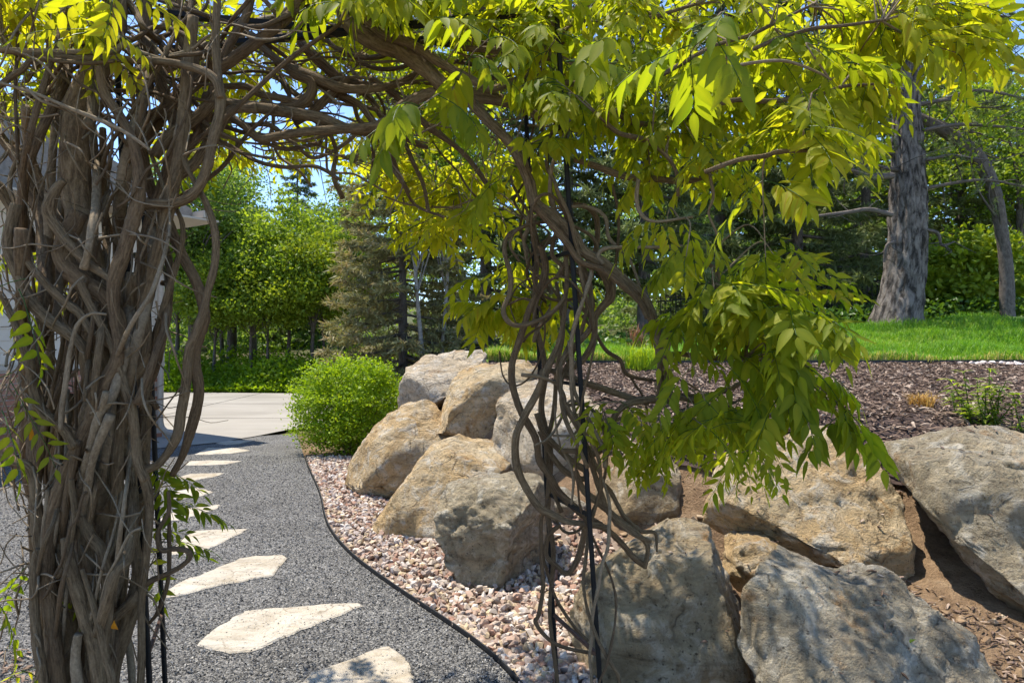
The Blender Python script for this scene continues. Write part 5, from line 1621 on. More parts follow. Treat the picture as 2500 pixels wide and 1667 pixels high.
# ------------------------------------------------------------------ trees
def leaf_cloud(n, pts, size, r, upbias=0.6):
    """diamond leaves (4 verts, 2 tris) at pts"""
    nrm = r.normal(size=(n, 3)) + np.array([0, 0, upbias])
    nrm /= np.linalg.norm(nrm, axis=1)[:, None]
    a = r.normal(size=(n, 3))
    y = a - nrm * (a * nrm).sum(1)[:, None]
    y /= np.linalg.norm(y, axis=1)[:, None]
    x = np.cross(y, nrm)
    s = size * r.uniform(0.7, 1.3, n)[:, None]
    V = np.stack([pts, pts + y * s * .5 + x * s * .32 + nrm * s * .06, pts + y * s, pts + y * s * .5 - x * s * .32 + nrm * s * .06], 1)
    i = (np.arange(n) * 4)[:, None]
    F = np.concatenate([i + np.array([[0, 1, 2]]), i + np.array([[0, 2, 3]])], 0)
    return V.reshape(-1, 3), F


def clumps(r, lobes, nclump, per, spread):
    """points in uneven clumps spread over lobes [(c, rx, ry, rz)], denser towards the outside"""
    out = []
    wts = np.array([l[1] * l[2] for l in lobes])
    wts = wts / wts.sum()
    cl = []
    for k in range(nclump):
        c, rx, ry, rz = lobes[r.choice(len(lobes), p=wts)]
        v = r.normal(size=3)
        v /= np.linalg.norm(v)
        rad = r.uniform(0.3, 1.15) ** 0.6
        if r.uniform() < 0.10: rad *= 1.25
        cl.append(np.array(c) + v * rad * np.array([rx, ry, rz]))
    cl = np.array(cl)
    P_ = np.repeat(cl, per, 0) + r.normal(0, 1, (nclump * per, 3)) * np.array([spread, spread, spread * .6])
    tint = np.repeat(r.uniform(0.1, 0.9, nclump), per) * .6 + r.uniform(0, 0.4, nclump * per)
    return P_, tint, cl


def deciduous_meshes(name, seed, H, lobes, mat, nclump, per, size, trunk_r, bmat, spread=0.22, lean=0.0, first=0.35):
    r = np.random.default_rng(seed)
    Pn, tint, cl = clumps(r, lobes, nclump, per, spread)
    V, F = leaf_cloud(len(Pn), Pn, size, r)
    crown = np_mesh("crown", V, F, M[mat], attr=np.repeat(tint, 4))
    tb = Tubes()
    base = np.array([0, 0, -0.25])
    axis = catmull([base, (lean * .2 + r.normal(0, .05), r.normal(0, .05), H * .3), (lean * .6 + r.normal(0, .1), r.normal(0, .1), H * .6), (lean, 0, H * .92)], 6)
    tb.add(axis, np.linspace(trunk_r, trunk_r * .25, len(axis)) * (1 + 0.5 * np.exp(-np.linspace(0, 12, len(axis)))), 8, 0.1, seed)
    for k in range(16):
        q = cl[r.integers(len(cl))]
        i = int(np.clip((q[2] / H - 0.15) * 0.85, first, 0.95) * (len(axis) - 1))
        s = axis[i]
        mid = (s + q) / 2 + np.array([0, 0, 0.12 * np.linalg.norm(q - s)]) + r.normal(0, .06, 3)
        C = catmull([s, mid, q], 5)
        tb.add(C, np.linspace(trunk_r * .32, 0.008, len(C)), 5)
    return crown, np_mesh("trunk", np.vstack(tb.V), np.vstack(tb.F), M[bmat], True, np.vstack(tb.U))


def place_tree(name, meshes, loc, rz, s, label, cat="tree", group=None):
    e = empty(name, loc, label, cat, group)
    e.rotation_euler = (0, 0, rz)
    e.scale = (s if isinstance(s, tuple) else (s, s, s))
    for nm, me in zip(("crown", "trunk"), meshes):
        obj(nm, me, e)
    return e


ASP = deciduous_meshes("aspen", 1, 7.5, [((0, 0, 5.0), 1.1, 1.1, .9), ((0.9, 0.2, 3.6), 1.1, 1.0, .7), ((-0.9, -0.2, 4.2), .9, .9, .7), ((-0.5, -0.2, 6.3), .8, .8, .7), ((0.7, 0, 6.0), .8, .8, .6), ((0.1, 0, 7.2), .5, .5, .6), ((-1.2, 0, 2.9), .7, .7, .5), ((1.4, -.2, 4.8), .6, .6, .4), ((0, -.6, 2.4), 1.1, .8, .5)], 'leaf_dark', 420, 34, 0.11, 0.17, 'dark_bark', spread=0.26)
OAK = deciduous_meshes("oak", 2, 5.0, [((0, 0, 3.9), .9, .9, .6), ((1.2, 0.1, 3.0), .8, .8, .45), ((-1.1, 0, 3.3), .8, .8, .5), ((0.3, -.3, 4.9), .6, .6, .5), ((-.5, 0.3, 4.4), .6, .6, .4), ((0.8, 0, 3.9), .6, .6, .4), ((0, -0.8, 2.5), .9, .7, .4), ((-1.3, -.4, 2.3), .6, .6, .35), ((1.4, -.3, 2.2), .6, .6, .3), ((.1, 0, 5.4), .35, .35, .4)], 'leaf_mid', 300, 36, 0.125, 0.075, 'dark_bark', spread=0.24)
OAK2 = deciduous_meshes("oak", 3, 4.4, [((0, 0, 3.2), 1.3, 1.3, 1.0), ((0.7, -.2, 2.4), .9, .9, .6), ((-.6, 0, 2.6), 1.0, .9, .7), ((-.2, 0, 4.0), .7, .7, .6)], 'leaf_bright', 210, 36, 0.12, 0.06, 'dark_bark', spread=0.22, lean=0.3)
BIR = deciduous_meshes("birch", 4, 7.5, [((0, 0, 5.8), 1.2, 1.2, 1.5), ((0.3, 0, 4.6), 1.0, 1.0, .7)], 'leaf_mid', 260, 22, 0.075, 0.05, 'birch', lean=-0.8)


def gz(p): return (p[0], p[1], hzf(p[0], p[1]))


def at(x, d): return ((x - 1250) / 1666.7 * d, d)


GR = "trees beyond the driveway"
grove = [
    (ASP, 470, 21.5, 0.4, (1.1, 1.1, 1.08), "tall blue-green tree with the thickest dark trunk beyond the driveway"),
    (ASP, 565, 24.5, 2.1, (1.1, 1.1, 1.1), "tall blue-green tree behind, right of the thick dark trunk"),
    (ASP, 360, 24.0, 4.0, (1.05, 1.05, 1.05), "tall blue-green tree showing just beyond the house corner"),
    (OAK, 613, 21.0, 0.2, (0.9, 0.9, 0.92), "bright green tree with a slim pale trunk at the driveway edge"),
    (OAK, 700, 21.8, 1.9, (1.0, 1.0, 1.08), "broad bright green tree below the patch of open sky"),
    (OAK2, 655, 20.8, 3.0, (0.85, 0.85, 0.85), "small slim-trunked tree just right of the pale trunk"),
    (OAK2, 757, 20.9, 0.9, (0.95, 0.95, 1.02), "slim tree with two dark crossing trunks left of the round bush"),
    (OAK2, 795, 22.0, 5.0, (1.0, 1.0, 1.1), "slim dark-trunked tree directly behind the round bush"),
    (OAK, 862, 22.5, 2.6, (0.95, 0.95, 1.06), "slim tree whose trunk stands at the left side of the olive conifer"),
    (OAK2, 520, 20.9, 2.2, (0.9, 0.9, 0.85), "low tree with a slanting dark limb near the thick trunk"),
    (OAK, 545, 23.0, 4.2, (1.1, 1.1, 1.25), "leafy tree filling the gap behind the slanting dark limb"),
    (ASP, 620, 27.5, 5.2, (0.8, 0.8, 0.80), "blue-green tree behind the pale trunk, left of the open sky"),
    (OAK, 760, 25.0, 0.7, (1.1, 1.1, 0.98), "rounded tree behind, straight below the spruce tips"),
    (ASP, 850, 26.0, 3.3, (1.1, 1.1, 0.95), "tall tree right of the open sky beside the olive conifer"),
    (OAK, 430, 22.3, 2.9, (1.1, 1.1, 1.1), "leafy tree between the house corner and the thick dark trunk"),
]
for ms, x, d, rz, s, lab in grove:
    d += 1.2
    place_tree("grove_tree", ms, gz(at(x, d)), rz, s, lab, group=GR)
place_tree("birch_tree", BIR, gz(at(1048, 13.0)), 0.1, (1, 1, 1), "white-barked birch in front of the olive conifer, the left one", group="two birches above the boulders")
place_tree("birch_tree", BIR, gz(at(1064, 13.3)), 3.0, (0.9, 0.9, 1), "white-barked birch in front of the olive conifer, the right one", group="two birches above the boulders")
RT = deciduous_meshes("right_tree", 6, 7.0, [((0, 0, 4.6), 2.2, 2.0, 1.6), ((0.9, 0, 3.2), 1.5, 1.4, .9), ((-.8, 0, 5.6), 1.5, 1.4, 1.0)], 'leaf_mid', 560, 26, 0.11, 0.12, 'dark_bark')
place_tree("garden_tree", RT, gz(at(2490, 18.5)), 0.5, 1.0, "leafy green tree at the right edge behind the leaning trunk", group="trees beyond the lawn")
place_tree("garden_tree", RT, gz(at(2230, 24)), 2.5, 1.25, "leafy green tree far behind the big pine trunk", group="trees beyond the lawn")


def conifer_meshes(seed, H, Rb, mat, nb, z0, droop, dens, blade, trunk_r, bmat='dark_bark', power=0.9, dead=0.15):
    r = np.random.default_rng(seed)
    V, F, A, o = [], [], [], 0
    tb = Tubes()
    ax = catmull([(0, 0, -0.25), (r.normal(0, .06), r.normal(0, .06), H * .5), (0, 0, H)], 8)
    tb.add(ax, np.linspace(trunk_r, 0.015, len(ax)), 8, 0.08, seed)
    for k in range(nb):
        t = k / nb
        z = z0 + (H - z0 - 0.1) * t + r.normal(0, .06)
        L = Rb * (1 - t) ** power * r.uniform(0.75, 1.12) + 0.18
        az = k * 2.399 + r.normal(0, .2)
        dirv = np.array([math.cos(az), math.sin(az), 0])
        pts = [np.array([0, 0, z]) + dirv * L * s + np.array([0, 0, -droop * L * (s ** 1.3) + 0.12 * L * s * s * s * 2]) for s in (0, .3, .6, .85, 1)]
        C = catmull(pts, 3)
        tb.add(C, np.linspace(0.012 + 0.012 * L, 0.004, len(C)), 4)
        side = np.array([-dirv[1], dirv[0], 0])
        nsub = int(10 + 9 * L)
        for j in range(nsub):
            s = 0.22 + 0.78 * (j + r.uniform(0, 1)) / nsub
            p = C[min(int(s * (len(C) - 1)), len(C) - 1)]
            sg = 1 if j % 2 else -1
            sl = (0.16 + 0.30 * L * (1 - s) * .8 + .05) * r.uniform(.6, 1.2)
            d2 = norm(side * sg + dirv * r.uniform(.3, 1.1) + np.array([0, 0, -0.30 + r.normal(0, .2)]))
            m = int(dens * (0.4 + sl * 2.2)) + 3
            q = r.uniform(0, 1, m)
            pos = p + d2 * (q * sl)[:, None] + r.normal(0, .012, (m, 3))
            dv = d2 * 0.8 + r.normal(0, .55, (m, 3)) + np.array([0, 0, .1])
            dv /= np.linalg.norm(dv, axis=1)[:, None]
            w = np.cross(dv, r.normal(size=(m, 3)))
            w /= np.linalg.norm(w, axis=1)[:, None]
            ln = blade * r.uniform(.6, 1.3, m)[:, None]
            tri = np.stack([pos - w * ln * .13, pos + w * ln * .13, pos + dv * ln], 1)
            V.append(tri.reshape(-1, 3))
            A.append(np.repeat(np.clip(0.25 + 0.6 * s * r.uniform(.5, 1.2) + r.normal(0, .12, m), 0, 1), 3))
            F.append((np.arange(m * 3) + o).reshape(-1, 3))
            o += m * 3
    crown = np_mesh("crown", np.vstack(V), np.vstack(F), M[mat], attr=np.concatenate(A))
    return crown, np_mesh("trunk", np.vstack(tb.V), np.vstack(tb.F), M[bmat], True, np.vstack(tb.U))


OLV = conifer_meshes(31, 8.0, 1.85, 'olive', 140, 0.2, 0.24, 17, 0.13, 0.11, power=0.6)
SPR = conifer_meshes(32, 11.0, 2.6, 'spruce', 105, 0.3, 0.30, 14, 0.17, 0.18, power=0.75)
SPR2 = conifer_meshes(33, 9.0, 2.0, 'spruce', 85, 1.6, 0.42, 12, 0.16, 0.16, power=0.7)
place_tree("conifer_tree", OLV, gz(at(985, 13.8)), 0.0, (1.0, 1.0, 1.0), "olive-brown conifer with drooping boughs behind the boulders", group="conifers")
sp = [
    (SPR, 725, 36, 0.3, (1.0, 1, .92), "dark spruce tip rising into the patch of open sky"),
    (SPR2, 785, 38, 1.3, (.8, .8, .88), "smaller dark spruce tip low in the patch of sky"),
    (SPR, 1190, 17.0, 2.0, (1, 1, 1.05), "dark spruce just right of the olive conifer"),
    (SPR2, 1385, 16.0, 1.0, (1, 1, 1.1), "thin dark spruce behind the right-hand arbor posts"),
    (SPR2, 1570, 15.2, 0.5, (1.0, 1.0, 1.1), "dark spruce with a bare lower trunk behind the reddish plant"),
    (SPR, 1760, 18.0, 3.0, (1.05, 1.05, 1.1), "dense dark spruce behind the vine leaves left of the pine"),
    (SPR, 1950, 17.0, 1.7, (0.95, 0.95, 1.0), "dark green spruce immediately left of the big grey pine trunk"),
    (SPR, 2110, 20.0, 4.4, (1.0, 1.0, 1.0), "dark spruce hidden partly behind the big grey pine trunk"),
    (SPR2, 2350, 20.5, 2.2, (1.1, 1.1, 1.0), "dark spruce between the pine trunk and the leaning trunk"),
]
for ms, x, d, rz, s, lab in sp:
    place_tree("spruce_tree", ms, gz(at(x, d)), rz, s, lab, group="conifers")

# the big pine at the lawn's far edge
pine_d = 13.6
pb = Vector((*at(2200, pine_d), 0))
pb.z = hzf(pb.x, pb.y)
pine = empty("pine_tree", pb, "big grey pine with a bare flared trunk at the lawn edge", "tree")
prof = [(2186, 820, 62), (2190, 780, 53), (2199, 735, 46), (2206, 690, 42), (2212, 640, 40), (2216, 580, 39), (2217, 500, 37), (2216, 430, 34), (2214, 350, 30), (2213, 250, 27), (2212, 100, 26), (2212, -200, 20), (2210, -500, 13)]
W = []
for x, y, r_ in prof:
    q = P(x, y, pine_d)
    W.append((q.x, q.y, q.z, r_ / 1666.7 * pine_d))
W = catmull(W, 8)
V, F, U = tube(W[:, :3], W[:, 3], 72, 0.0, 3)
# root flare and bark plates as real relief
c0 = np.repeat(W[:, :3], 72, 0)
rel = np.zeros(len(V))
for i in range(len(c0)):
    q = Vector(V[i])
    a = math.atan2(V[i][1] - c0[i][1], V[i][0] - c0[i][0])
    pl_ = noise.noise(Vector((a * 4.5, q.z * 0.9, 3.3)))
    rel[i] = 0.085 * abs(pl_) + 0.045 * abs(noise.noise(Vector((a * 12, q.z * 2.4, 0)))) + 0.015 * noise.noise(Vector((a * 20, q.z * 6, 2)))
    rel[i] += 0.07 * math.exp(-(q.z - pb.z) / 0.3) * max(0, math.sin(3 * a + 1.0))
dirs = V[:len(c0)] - c0
dirs /= np.linalg.norm(dirs, axis=1)[:, None]
V[:len(c0)] += dirs * rel[:len(c0), None]
obj("trunk", np_mesh("trunk", V - np.array(pb), F, M['pine_bark'], True, U), pine)
rp = np.random.default_rng(77)
PV, PF, PA, po = [], [], [], 0
for k in range(22):
    zt = rp.uniform(4.5, 10.0)
    tr_ = W[np.argmin(abs(W[:, 2] - zt)), :3]
    az = rp.uniform(-0.9, 0.9) + (0 if k % 2 else math.pi)
    if k >= 16: az = rp.uniform(-0.4, 0.5)
    L = rp.uniform(1.6, 3.6)
    dv = np.array([math.cos(az), -abs(math.sin(az)) * .6 if k % 3 else math.sin(az), 0])
    pts = [tr_ + dv * L * s + np.array([0, 0, 0.25 * L * s - 0.30 * L * s * s]) + rp.normal(0, .05, 3) for s in (0, .25, .5, .75, 1)]
    C = catmull(pts, 4)
    b = Tubes()
    b.add(C - np.array(pb), np.linspace(0.045, 0.012, len(C)), 6)
    for j in range(11):
        s = rp.uniform(.2, 1)
        q = C[min(int(s * len(C)), len(C) - 1)]
        e_ = q + np.array([rp.normal(0, .4), rp.normal(0, .4), rp.normal(.05, .3)])
        m_ = (q + e_) / 2 + rp.normal(0, .06, 3)
        cc = catmull([q, m_, e_], 3)
        b.add(cc - np.array(pb), np.linspace(.012, .005, len(cc)), 4)
        nn = 70
        w_ = e_ + (q - e_) * rp.uniform(0, .5, nn)[:, None]
        d_ = rp.normal(size=(nn, 3)) + norm(e_ - q) * .8
        d_ /= np.linalg.norm(d_, axis=1)[:, None]
        x_ = np.cross(d_, rp.normal(size=(nn, 3)))
        x_ /= np.linalg.norm(x_, axis=1)[:, None]
        PV.append(np.stack([w_ - x_ * .006, w_ + x_ * .006, w_ + d_ * .12], 1).reshape(-1, 3))
        PF.append((np.arange(nn * 3) + po).reshape(-1, 3))
        PA.append(np.repeat(rp.uniform(.2, 1, nn), 3))
        po += nn * 3
    b.build("branch", M['dark_bark'], pine)
obj("crown", np_mesh("crown", np.vstack(PV) - np.array(pb), np.vstack(PF), M['spruce'], attr=np.concatenate(PA)), pine)
# grey dead limbs on the trunk
for pts in ([(2180, 430, 9), (2120, 430, 8), (2040, 400, 6), (1980, 395, 3)], [(2178, 525, 7), (2120, 512, 6), (2060, 520, 5), (1960, 530, 3), (1900, 520, 2)], [(2260, 560, 4), (2290, 570, 4), (2300, 600, 3), (2330, 590, 2)], [(2186, 590, 4), (2165, 600, 4), (2158, 640, 3)]):
    C = catmull([(*P(x, y, 13.3), r_ / 1666.7 * 13.3) for x, y, r_ in pts], 5)
    b = Tubes()
    b.add(C[:, :3] - np.array(pb), C[:, 3], 5)
    for j in range(9):
        q = C[rp.integers(2, len(C)), :3]
        e_ = q + np.array([rp.normal(0, .35), rp.normal(0, .2), rp.normal(0, .22)])
        cc = catmull([q, (q + e_) / 2 + rp.normal(0, .05, 3), e_], 3)
        b.add(cc - np.array(pb), np.linspace(.010, .004, len(cc)), 4)
    b.build("dead_limb", M['dark_bark'], pine)

# leaning trunk
ld = 14.0
lb0 = P(2458, 735, ld)
lb0.z = hzf(lb0.x, lb0.y)
lean = empty("leaning_tree", lb0, "slim tree with a curved dark trunk leaning towards the pine", "tree")
C = catmull([(*P(x, y, ld), r_ / 1666.7 * ld) for x, y, r_ in [(2460, 780, 17), (2458, 735, 16), (2456, 640, 15), (2445, 560, 15), (2430, 480, 16), (2405, 415, 16), (2370, 365, 15), (2320, 330, 14), (2280, 305, 13), (2230, 280, 11), (2180, 230, 8)]], 6)
V, F, U = tube(C[:, :3], C[:, 3], 14, 0.12, 9)
obj("trunk", np_mesh("trunk", V - np.array(lb0), F, M['dark_bark'], True, U), lean)
r6 = np.random.default_rng(61)
lob = [(np.array(P(2330, 380, ld)) - np.array(lb0), 1.3, 1.0, .8), (np.array(P(2420, 330, ld + 1)) - np.array(lb0), 1.4, 1.0, .9)]
Pn, tint, cl = clumps(r6, lob, 70, 22, 0.2)
V, F = leaf_cloud(len(Pn), Pn, 0.10, r6)
obj("crown", np_mesh("crown", V, F, M['leaf_bright'], attr=np.repeat(tint, 4)), lean)
b = Tubes()
for j in range(22):
    q = C[r6.integers(14, len(C) - 4), :3] - np.array(lb0)
    e_ = cl[r6.integers(len(cl))]
    cc = catmull([q, (q + e_) / 2 + r6.normal(0, .1, 3), e_], 4)
    b.add(cc, np.linspace(.03, .006, len(cc)), 4)
b.build("branches", M['dark_bark'], lean)["kind"] = "stuff"


# ------------------------------------------------------------------ shrubs
def shrub(name, loc, lobes, mat, nclump, per, size, spread, label, seed, group=None, stems=14):
    e = empty(name, loc, label, "shrub", group)
    r = np.random.default_rng(seed)
    Pn, tint, cl = clumps(r, lobes, nclump, per, spread)
    Pn[:, 2] = np.maximum(Pn[:, 2], 0.03)
    V, F = leaf_cloud(len(Pn), Pn, size, r, 0.8)
    o = obj("foliage", np_mesh("foliage", V, F, M[mat], attr=np.repeat(tint, 4)), e)
    o["kind"] = "stuff"
    b = Tubes()
    for j in range(stems):
        q = cl[r.integers(len(cl))]
        s = np.array([r.normal(0, .08), r.normal(0, .08), -0.03])
        cc = catmull([s, (s + q) / 2 + np.array([0, 0, .1]) + r.normal(0, .05, 3), q], 4)
        b.add(cc, np.linspace(.012, .003, len(cc)), 4)
    b.build("stems", M['twig'], e)["kind"] = "stuff"
    return e


bx, by = at(855, 9.3)
shrub("round_bush", (bx, by, 0.0), [((0, 0, 0.66), .72, .68, .56), ((-.14, -.05, .80), .56, .56, .46), ((.28, .05, .50), .54, .5, .46), ((-.30, -.05, .46), .46, .48, .40), ((0, -.15, .30), .55, .5, .28), ((.1, 0, 1.02), .42, .4, .3), ((-.5, 0, .75), .26, .3, .24), ((.55, 0, .8), .22, .3, .22), ((.35, -.1, 1.05), .2, .2, .16), ((-.35, -.2, 1.08), .18, .2, .16)], 'spirea', 1100, 24, 0.038, 0.058, "rounded bright lime green bush at the bend of the path", 81)
sx, sy = at(2360, 15.6)
shrub("leafy_shrub", (sx, sy, hzf(sx, sy)), [((0, 0, 1.0), 1.2, .9, .75), ((.9, 0, .8), .9, .8, .6), ((-.7, 0, .6), .8, .7, .5), ((0.2, 0, 1.6), .8, .6, .4)], 'leaf_bright', 300, 22, 0.15, 0.17, "large leafy green shrub right of the big pine trunk", 82)
p = gp(1275, 878)
shrub("small_shrub", (p.x, p.y + .1, hzf(p.x, p.y + .1)), [((0, 0, .22), .26, .24, .2)], 'leaf_bright', 70, 22, 0.045, 0.04, "small bright green plant behind the boulders left of the posts", 83)
p = gp(1190, 868)
shrub("small_shrub", (p.x, p.y + .4, hzf(p.x, p.y + .4)), [((0, 0, .2), .3, .24, .2)], 'leaf_mid', 60, 22, 0.05, 0.05, "low green plant peeking over the topmost pale boulder", 84)


def herb(loc, label, n, h, seed):
    """upright stems with whorls of narrow leaves"""
    e = empty("leafy_perennial", loc, label, "plant", "perennials in the mulch at the right")
    r = np.random.default_rng(seed)
    for j in range(n):
        a, rad = r.uniform(0, 6.28), r.uniform(0, .2)
        s = np.array([math.cos(a) * rad, math.sin(a) * rad, 0])
        t_ = s + np.array([r.normal(0, .06), r.normal(0, .06), h * r.uniform(.5, 1)])
        cc = catmull([s, (s + t_) / 2 + r.normal(0, .01, 3), t_], 4)
        tb = Tubes()
        tb.add(cc, np.linspace(.005, .003, len(cc)), 5)
        so = tb.build("stalk", M['leaf_mid'], e)
        Vs, Fs, As, o = [], [], [], 0
        V0, F0 = leaflet_tmpl(4, .2, .35)
        for q in range(34):
            u = r.uniform(.1, 1)
            p_ = cc[min(int(u * len(cc)), len(cc) - 1)]
            az = r.uniform(0, 6.28)
            y = norm(np.array([math.cos(az), math.sin(az), r.uniform(-.1, .6)]))
            zv = np.array([0, 0, 1.]) - y * y[2]
            zv = norm(zv)
            x = np.cross(y, zv)
            R3 = np.stack([x * .75, y, zv], 1)
            Vs.append((V0 * r.uniform(.05, .1)) @ R3.T + p_)
            Fs.append(F0 + o)
            As.append(np.full(len(V0), r.uniform(0, 1)))
            o += len(V0)
        f_ = obj("foliage", np_mesh("foliage", np.vstack(Vs), np.vstack(Fs), M['leaf_mid'], True, attr=np.concatenate(As)), e)
        f_["kind"] = "stuff"


p = gp(2430, 1050); herb((p.x, p.y, p.z), "tall leafy green perennial in mulch above the large right boulder", 12, 0.42, 91)
p = gp(2370, 1035); herb((p.x, p.y, p.z), "short leafy green perennial just left of the tall one", 4, 0.26, 92)

# irrigation line
hp = [gp(2385, 1065), gp(2430, 1070), gp(2500, 1075), gp(2560, 1070)]
C = catmull([(q.x, q.y, q.z + 0.02) for q in hp], 6)
V, F, U = tube(C, np.full(len(C), 0.010), 8, 0.0, 1)
o = obj("irrigation_hose", np_mesh("irrigation_hose", V, F, M['plastic'], True, U))
tag(o, "black irrigation hose lying on the mulch beside the perennials", "hose")

# ------------------------------------------------------------------ undergrowth and far wood
r7 = np.random.default_rng(71)
n = 32000
xx = r7.uniform(-13, 0.5, n)
yy = 20.1 + 4.5 * r7.uniform(0, 1, n) ** 1.8
bumpf = np.array([0.5 + 0.5 * noise.noise(Vector((a * .7, b * .7, 4.0))) for a, b in zip(xx, yy)])
hh = hz(xx, yy) + r7.uniform(0, 1, n) ** 1.5 * (0.25 + 1.3 * bumpf ** 1.5) * np.clip((yy - 20.0) / 0.9, 0.15, 1)
V, F = leaf_cloud(n, np.stack([xx, yy, hh], 1), 0.13, r7, 0.9)
o = obj("undergrowth", np_mesh("undergrowth", V, F, M['spirea'], attr=np.repeat(np.clip(bumpf * .9 + r7.normal(0, .15, n), 0, 1), 4)))
tag(o, "low bright green undergrowth along the far side of the driveway", "undergrowth", kind="stuff")
n = 20000
xx = r7.uniform(0.0, 14, n)
yy = np.interp(xx, [0, 1, 3, 6, 16], [9.6, 10.0, 11.4, 13.5, 14.7]) + 5.0 * r7.uniform(0, 1, n) ** 1.2
hh = hz(xx, yy) + r7.uniform(0, 1, n) ** 2 * np.where(xx > 4, 0.45, 0.25)
V, F = leaf_cloud(n, np.stack([xx, yy, hh], 1), 0.10, r7, 0.9)
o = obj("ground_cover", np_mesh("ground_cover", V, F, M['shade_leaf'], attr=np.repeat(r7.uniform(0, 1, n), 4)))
tag(o, "shaded green ground cover under the trees behind the lawn", "ground cover", kind="stuff")
lobes = []
for k in range(90):
    x = r7.uniform(-24, 34)
    y = r7.uniform(29, 46)
    pxl = 1250 + x / y * 1666.7
    top = 4.6 if 560 < pxl < 900 else (9.5 if pxl <= 600 else 12.0)
    z = r7.uniform(1.0, top - 1.8)
    lobes.append(((x, y, z + hzf(x, y) * .3), r7.uniform(1.6, 3.0), 2.0, r7.uniform(1.2, 1.9)))
Pn, tint, cl = clumps(r7, lobes, 3600, 18, 0.5)
V, F = leaf_cloud(len(Pn), Pn, 0.26, r7)
o = obj("far_woods", np_mesh("far_woods", V, F, M['leaf_dark'], attr=np.repeat(tint, 4)))
tag(o, "far green wood behind the nearer trees", "woods", kind="stuff")

lobes = []
for k in range(46):
    x, y = r7.uniform(1, 22), r7.uniform(22, 30)
    lobes.append(((x, y, hzf(x, y) + r7.uniform(0.3, 5.5)), r7.uniform(1.2, 2.0), 1.2, r7.uniform(0.9, 1.5)))
Pn, tint, cl = clumps(r7, lobes, 2300, 18, 0.35)
V, F = leaf_cloud(len(Pn), Pn, 0.20, r7)
o = obj("shaded_woods", np_mesh("shaded_woods", V, F, M['leaf_dark'], attr=np.repeat(tint, 4)))
tag(o, "dark shaded wood behind the spruces and the lawn", "woods", kind="stuff")

# iron fence behind the lawn
fe = empty("iron_fence", (6.5, 15.6, hzf(6.5, 15.6)), "black iron picket fence in shade left of the big pine", "fence")
pk = bmesh.new()
box_bm(pk, (0, 0, 0.55), (0.018, 0.018, 1.1))
pkm = bpy.data.meshes.new("picket")
pk.to_mesh(pkm)
pk.free()
pkm.materials.append(M['iron'])
for k in range(46):
    x = 3.4 + k * 0.115
    o = bpy.data.objects.new("picket", pkm)
    o.location = (x - 6.5, 0.02 * k * 0, hzf(x, 15.6) - hzf(6.5, 15.6))
    link(o, fe)
for z in (0.18, 0.95):
    bm = bmesh.new()
    bar_bm(bm, (3.3 - 6.5, 0.013, hzf(3.3, 15.6) - hzf(6.5, 15.6) + z), (8.7 - 6.5, 0.013, hzf(8.7, 15.6) - hzf(6.5, 15.6) + z), 0.03)
    bm_obj("rail", bm, M['iron'], fe)

# ------------------------------------------------------------------ house corner behind the vines
HX, HY = -5.48, 10.66
house = empty("house", (HX, HY, 0), "cream-sided house corner with brick base seen through the left vines", "house")
house.rotation_euler = (0, 0, math.radians(56.6))


def hpart(name, c, s, mat, parent=house, bev=0.0):
    bm = bmesh.new()
    box_bm(bm, Vector(c), s)
    if bev: bmesh.ops.bevel(bm, geom=bm.edges[:], offset=bev, segments=1, affect='EDGES')
    return bm_obj(name, bm, mat, parent)


wall = hpart("wall", (-4.0, 3.5, 1.7), (7.94, 6.94, 3.4), M['siding'])
base = hpart("brick_base", (-4.0, 3.5, 0.56), (8.0, 7.0, 1.12), M['mortar'])
hpart("ledge", (-4.0, 3.5, 1.15), (8.08, 7.08, 0.06), M['white'], base)
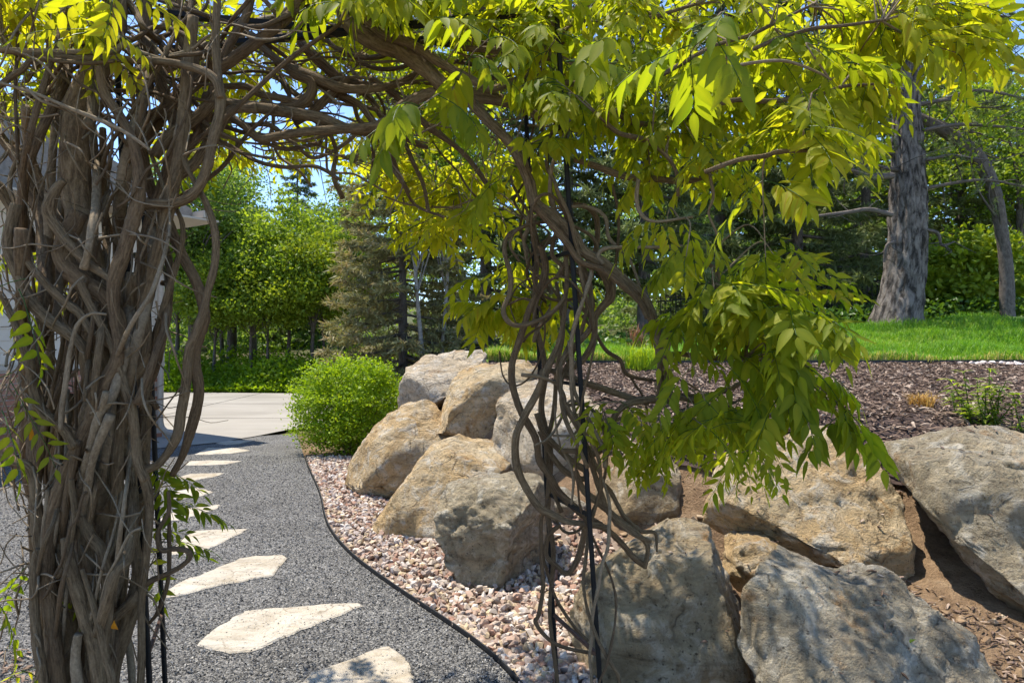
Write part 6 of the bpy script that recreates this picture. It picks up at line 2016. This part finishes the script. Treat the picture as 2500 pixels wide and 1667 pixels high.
# bricks in the part of the base that shows
bb = bmesh.new()
box_bm(bb, (0, 0, 0), (0.195, 0.02, 0.060))
bmesh.ops.bevel(bb, geom=bb.edges[:], offset=0.003, segments=1, affect='EDGES')
bme = []
for c in ((0.36, 0.16, 0.10), (0.30, 0.13, 0.085), (0.42, 0.21, 0.14)):
    me = bpy.data.meshes.new("brick")
    bb.to_mesh(me)
    me.materials.append(simple("brick_tone", c, 0.9, 0, 12, 0.5, 0.4))
    bme.append(me)
bb.free()
for rw in range(15):
    for k in range(13):
        x = -0.10 - k * 0.207 - (0.1035 if rw % 2 else 0)
        o = bpy.data.objects.new("brick", random.choice(bme))
        o.location = (x, -0.007, 0.045 + rw * 0.072)
        link(o, base)
    for k in range(7):
        o = bpy.data.objects.new("brick", random.choice(bme))
        o.location = (0.007, 0.10 + k * 0.207 + (0.1035 if rw % 2 else 0), 0.045 + rw * 0.072)
        o.rotation_euler = (0, 0, math.pi / 2)
        link(o, base)
for k in range(14):
    bm = bmesh.new()
    z = 1.20 + k * 0.155
    box_bm(bm, Vector((-1.6, 0.022, z + .08)), (3.15, 0.014, 0.16), Matrix.Rotation(math.radians(-4), 3, 'X'))
    bm_obj("siding_board", bm, M['siding'], wall)
hpart("corner_board", (-0.02, 0.02, 2.29), (0.11, 0.11, 2.2), M['siding'], wall)
# downspout
b = Tubes()
cc = catmull([(-0.10, -0.10, 3.3), (-0.06, -0.09, 3.1), (-0.06, -0.09, 2.0), (-0.06, -0.09, 0.6), (-0.06, -0.09, 0.25), (-0.03, -0.16, 0.12), (0.02, -0.35, 0.06)], 6)
b.add(cc, np.full(len(cc), 0.045), 10, 0, 0, True)
b.build("downspout", simple("tan_downspout", (0.36, 0.30, 0.24), 0.5), house)
# roof with overhanging eave
bm = bmesh.new()
ov, zr = 0.32, 3.42
prof_ = [(-9.0, zr), (ov, zr), (ov, zr + 0.16), (-4.0, zr + 2.0), (-9.0, zr + 0.2)]
a = [bm.verts.new((x, -ov, z)) for x, z in prof_]
c = [bm.verts.new((x, 7.6, z)) for x, z in prof_]
bm.faces.new(a)
bm.faces.new(c[::-1])
for k in range(5): bm.faces.new((a[k], c[k], c[(k + 1) % 5], a[(k + 1) % 5]))
bmesh.ops.recalc_face_normals(bm, faces=bm.faces)
roof = bm_obj("roof", bm, M['shingle'], house)
hpart("soffit", (-4.2, 3.5, zr - 0.02), (9.6, 8.2, 0.03), M['white'], roof)
hpart("gutter", (ov + 0.05, 3.5, zr + 0.06), (0.09, 8.24, 0.11), M['white'], roof)
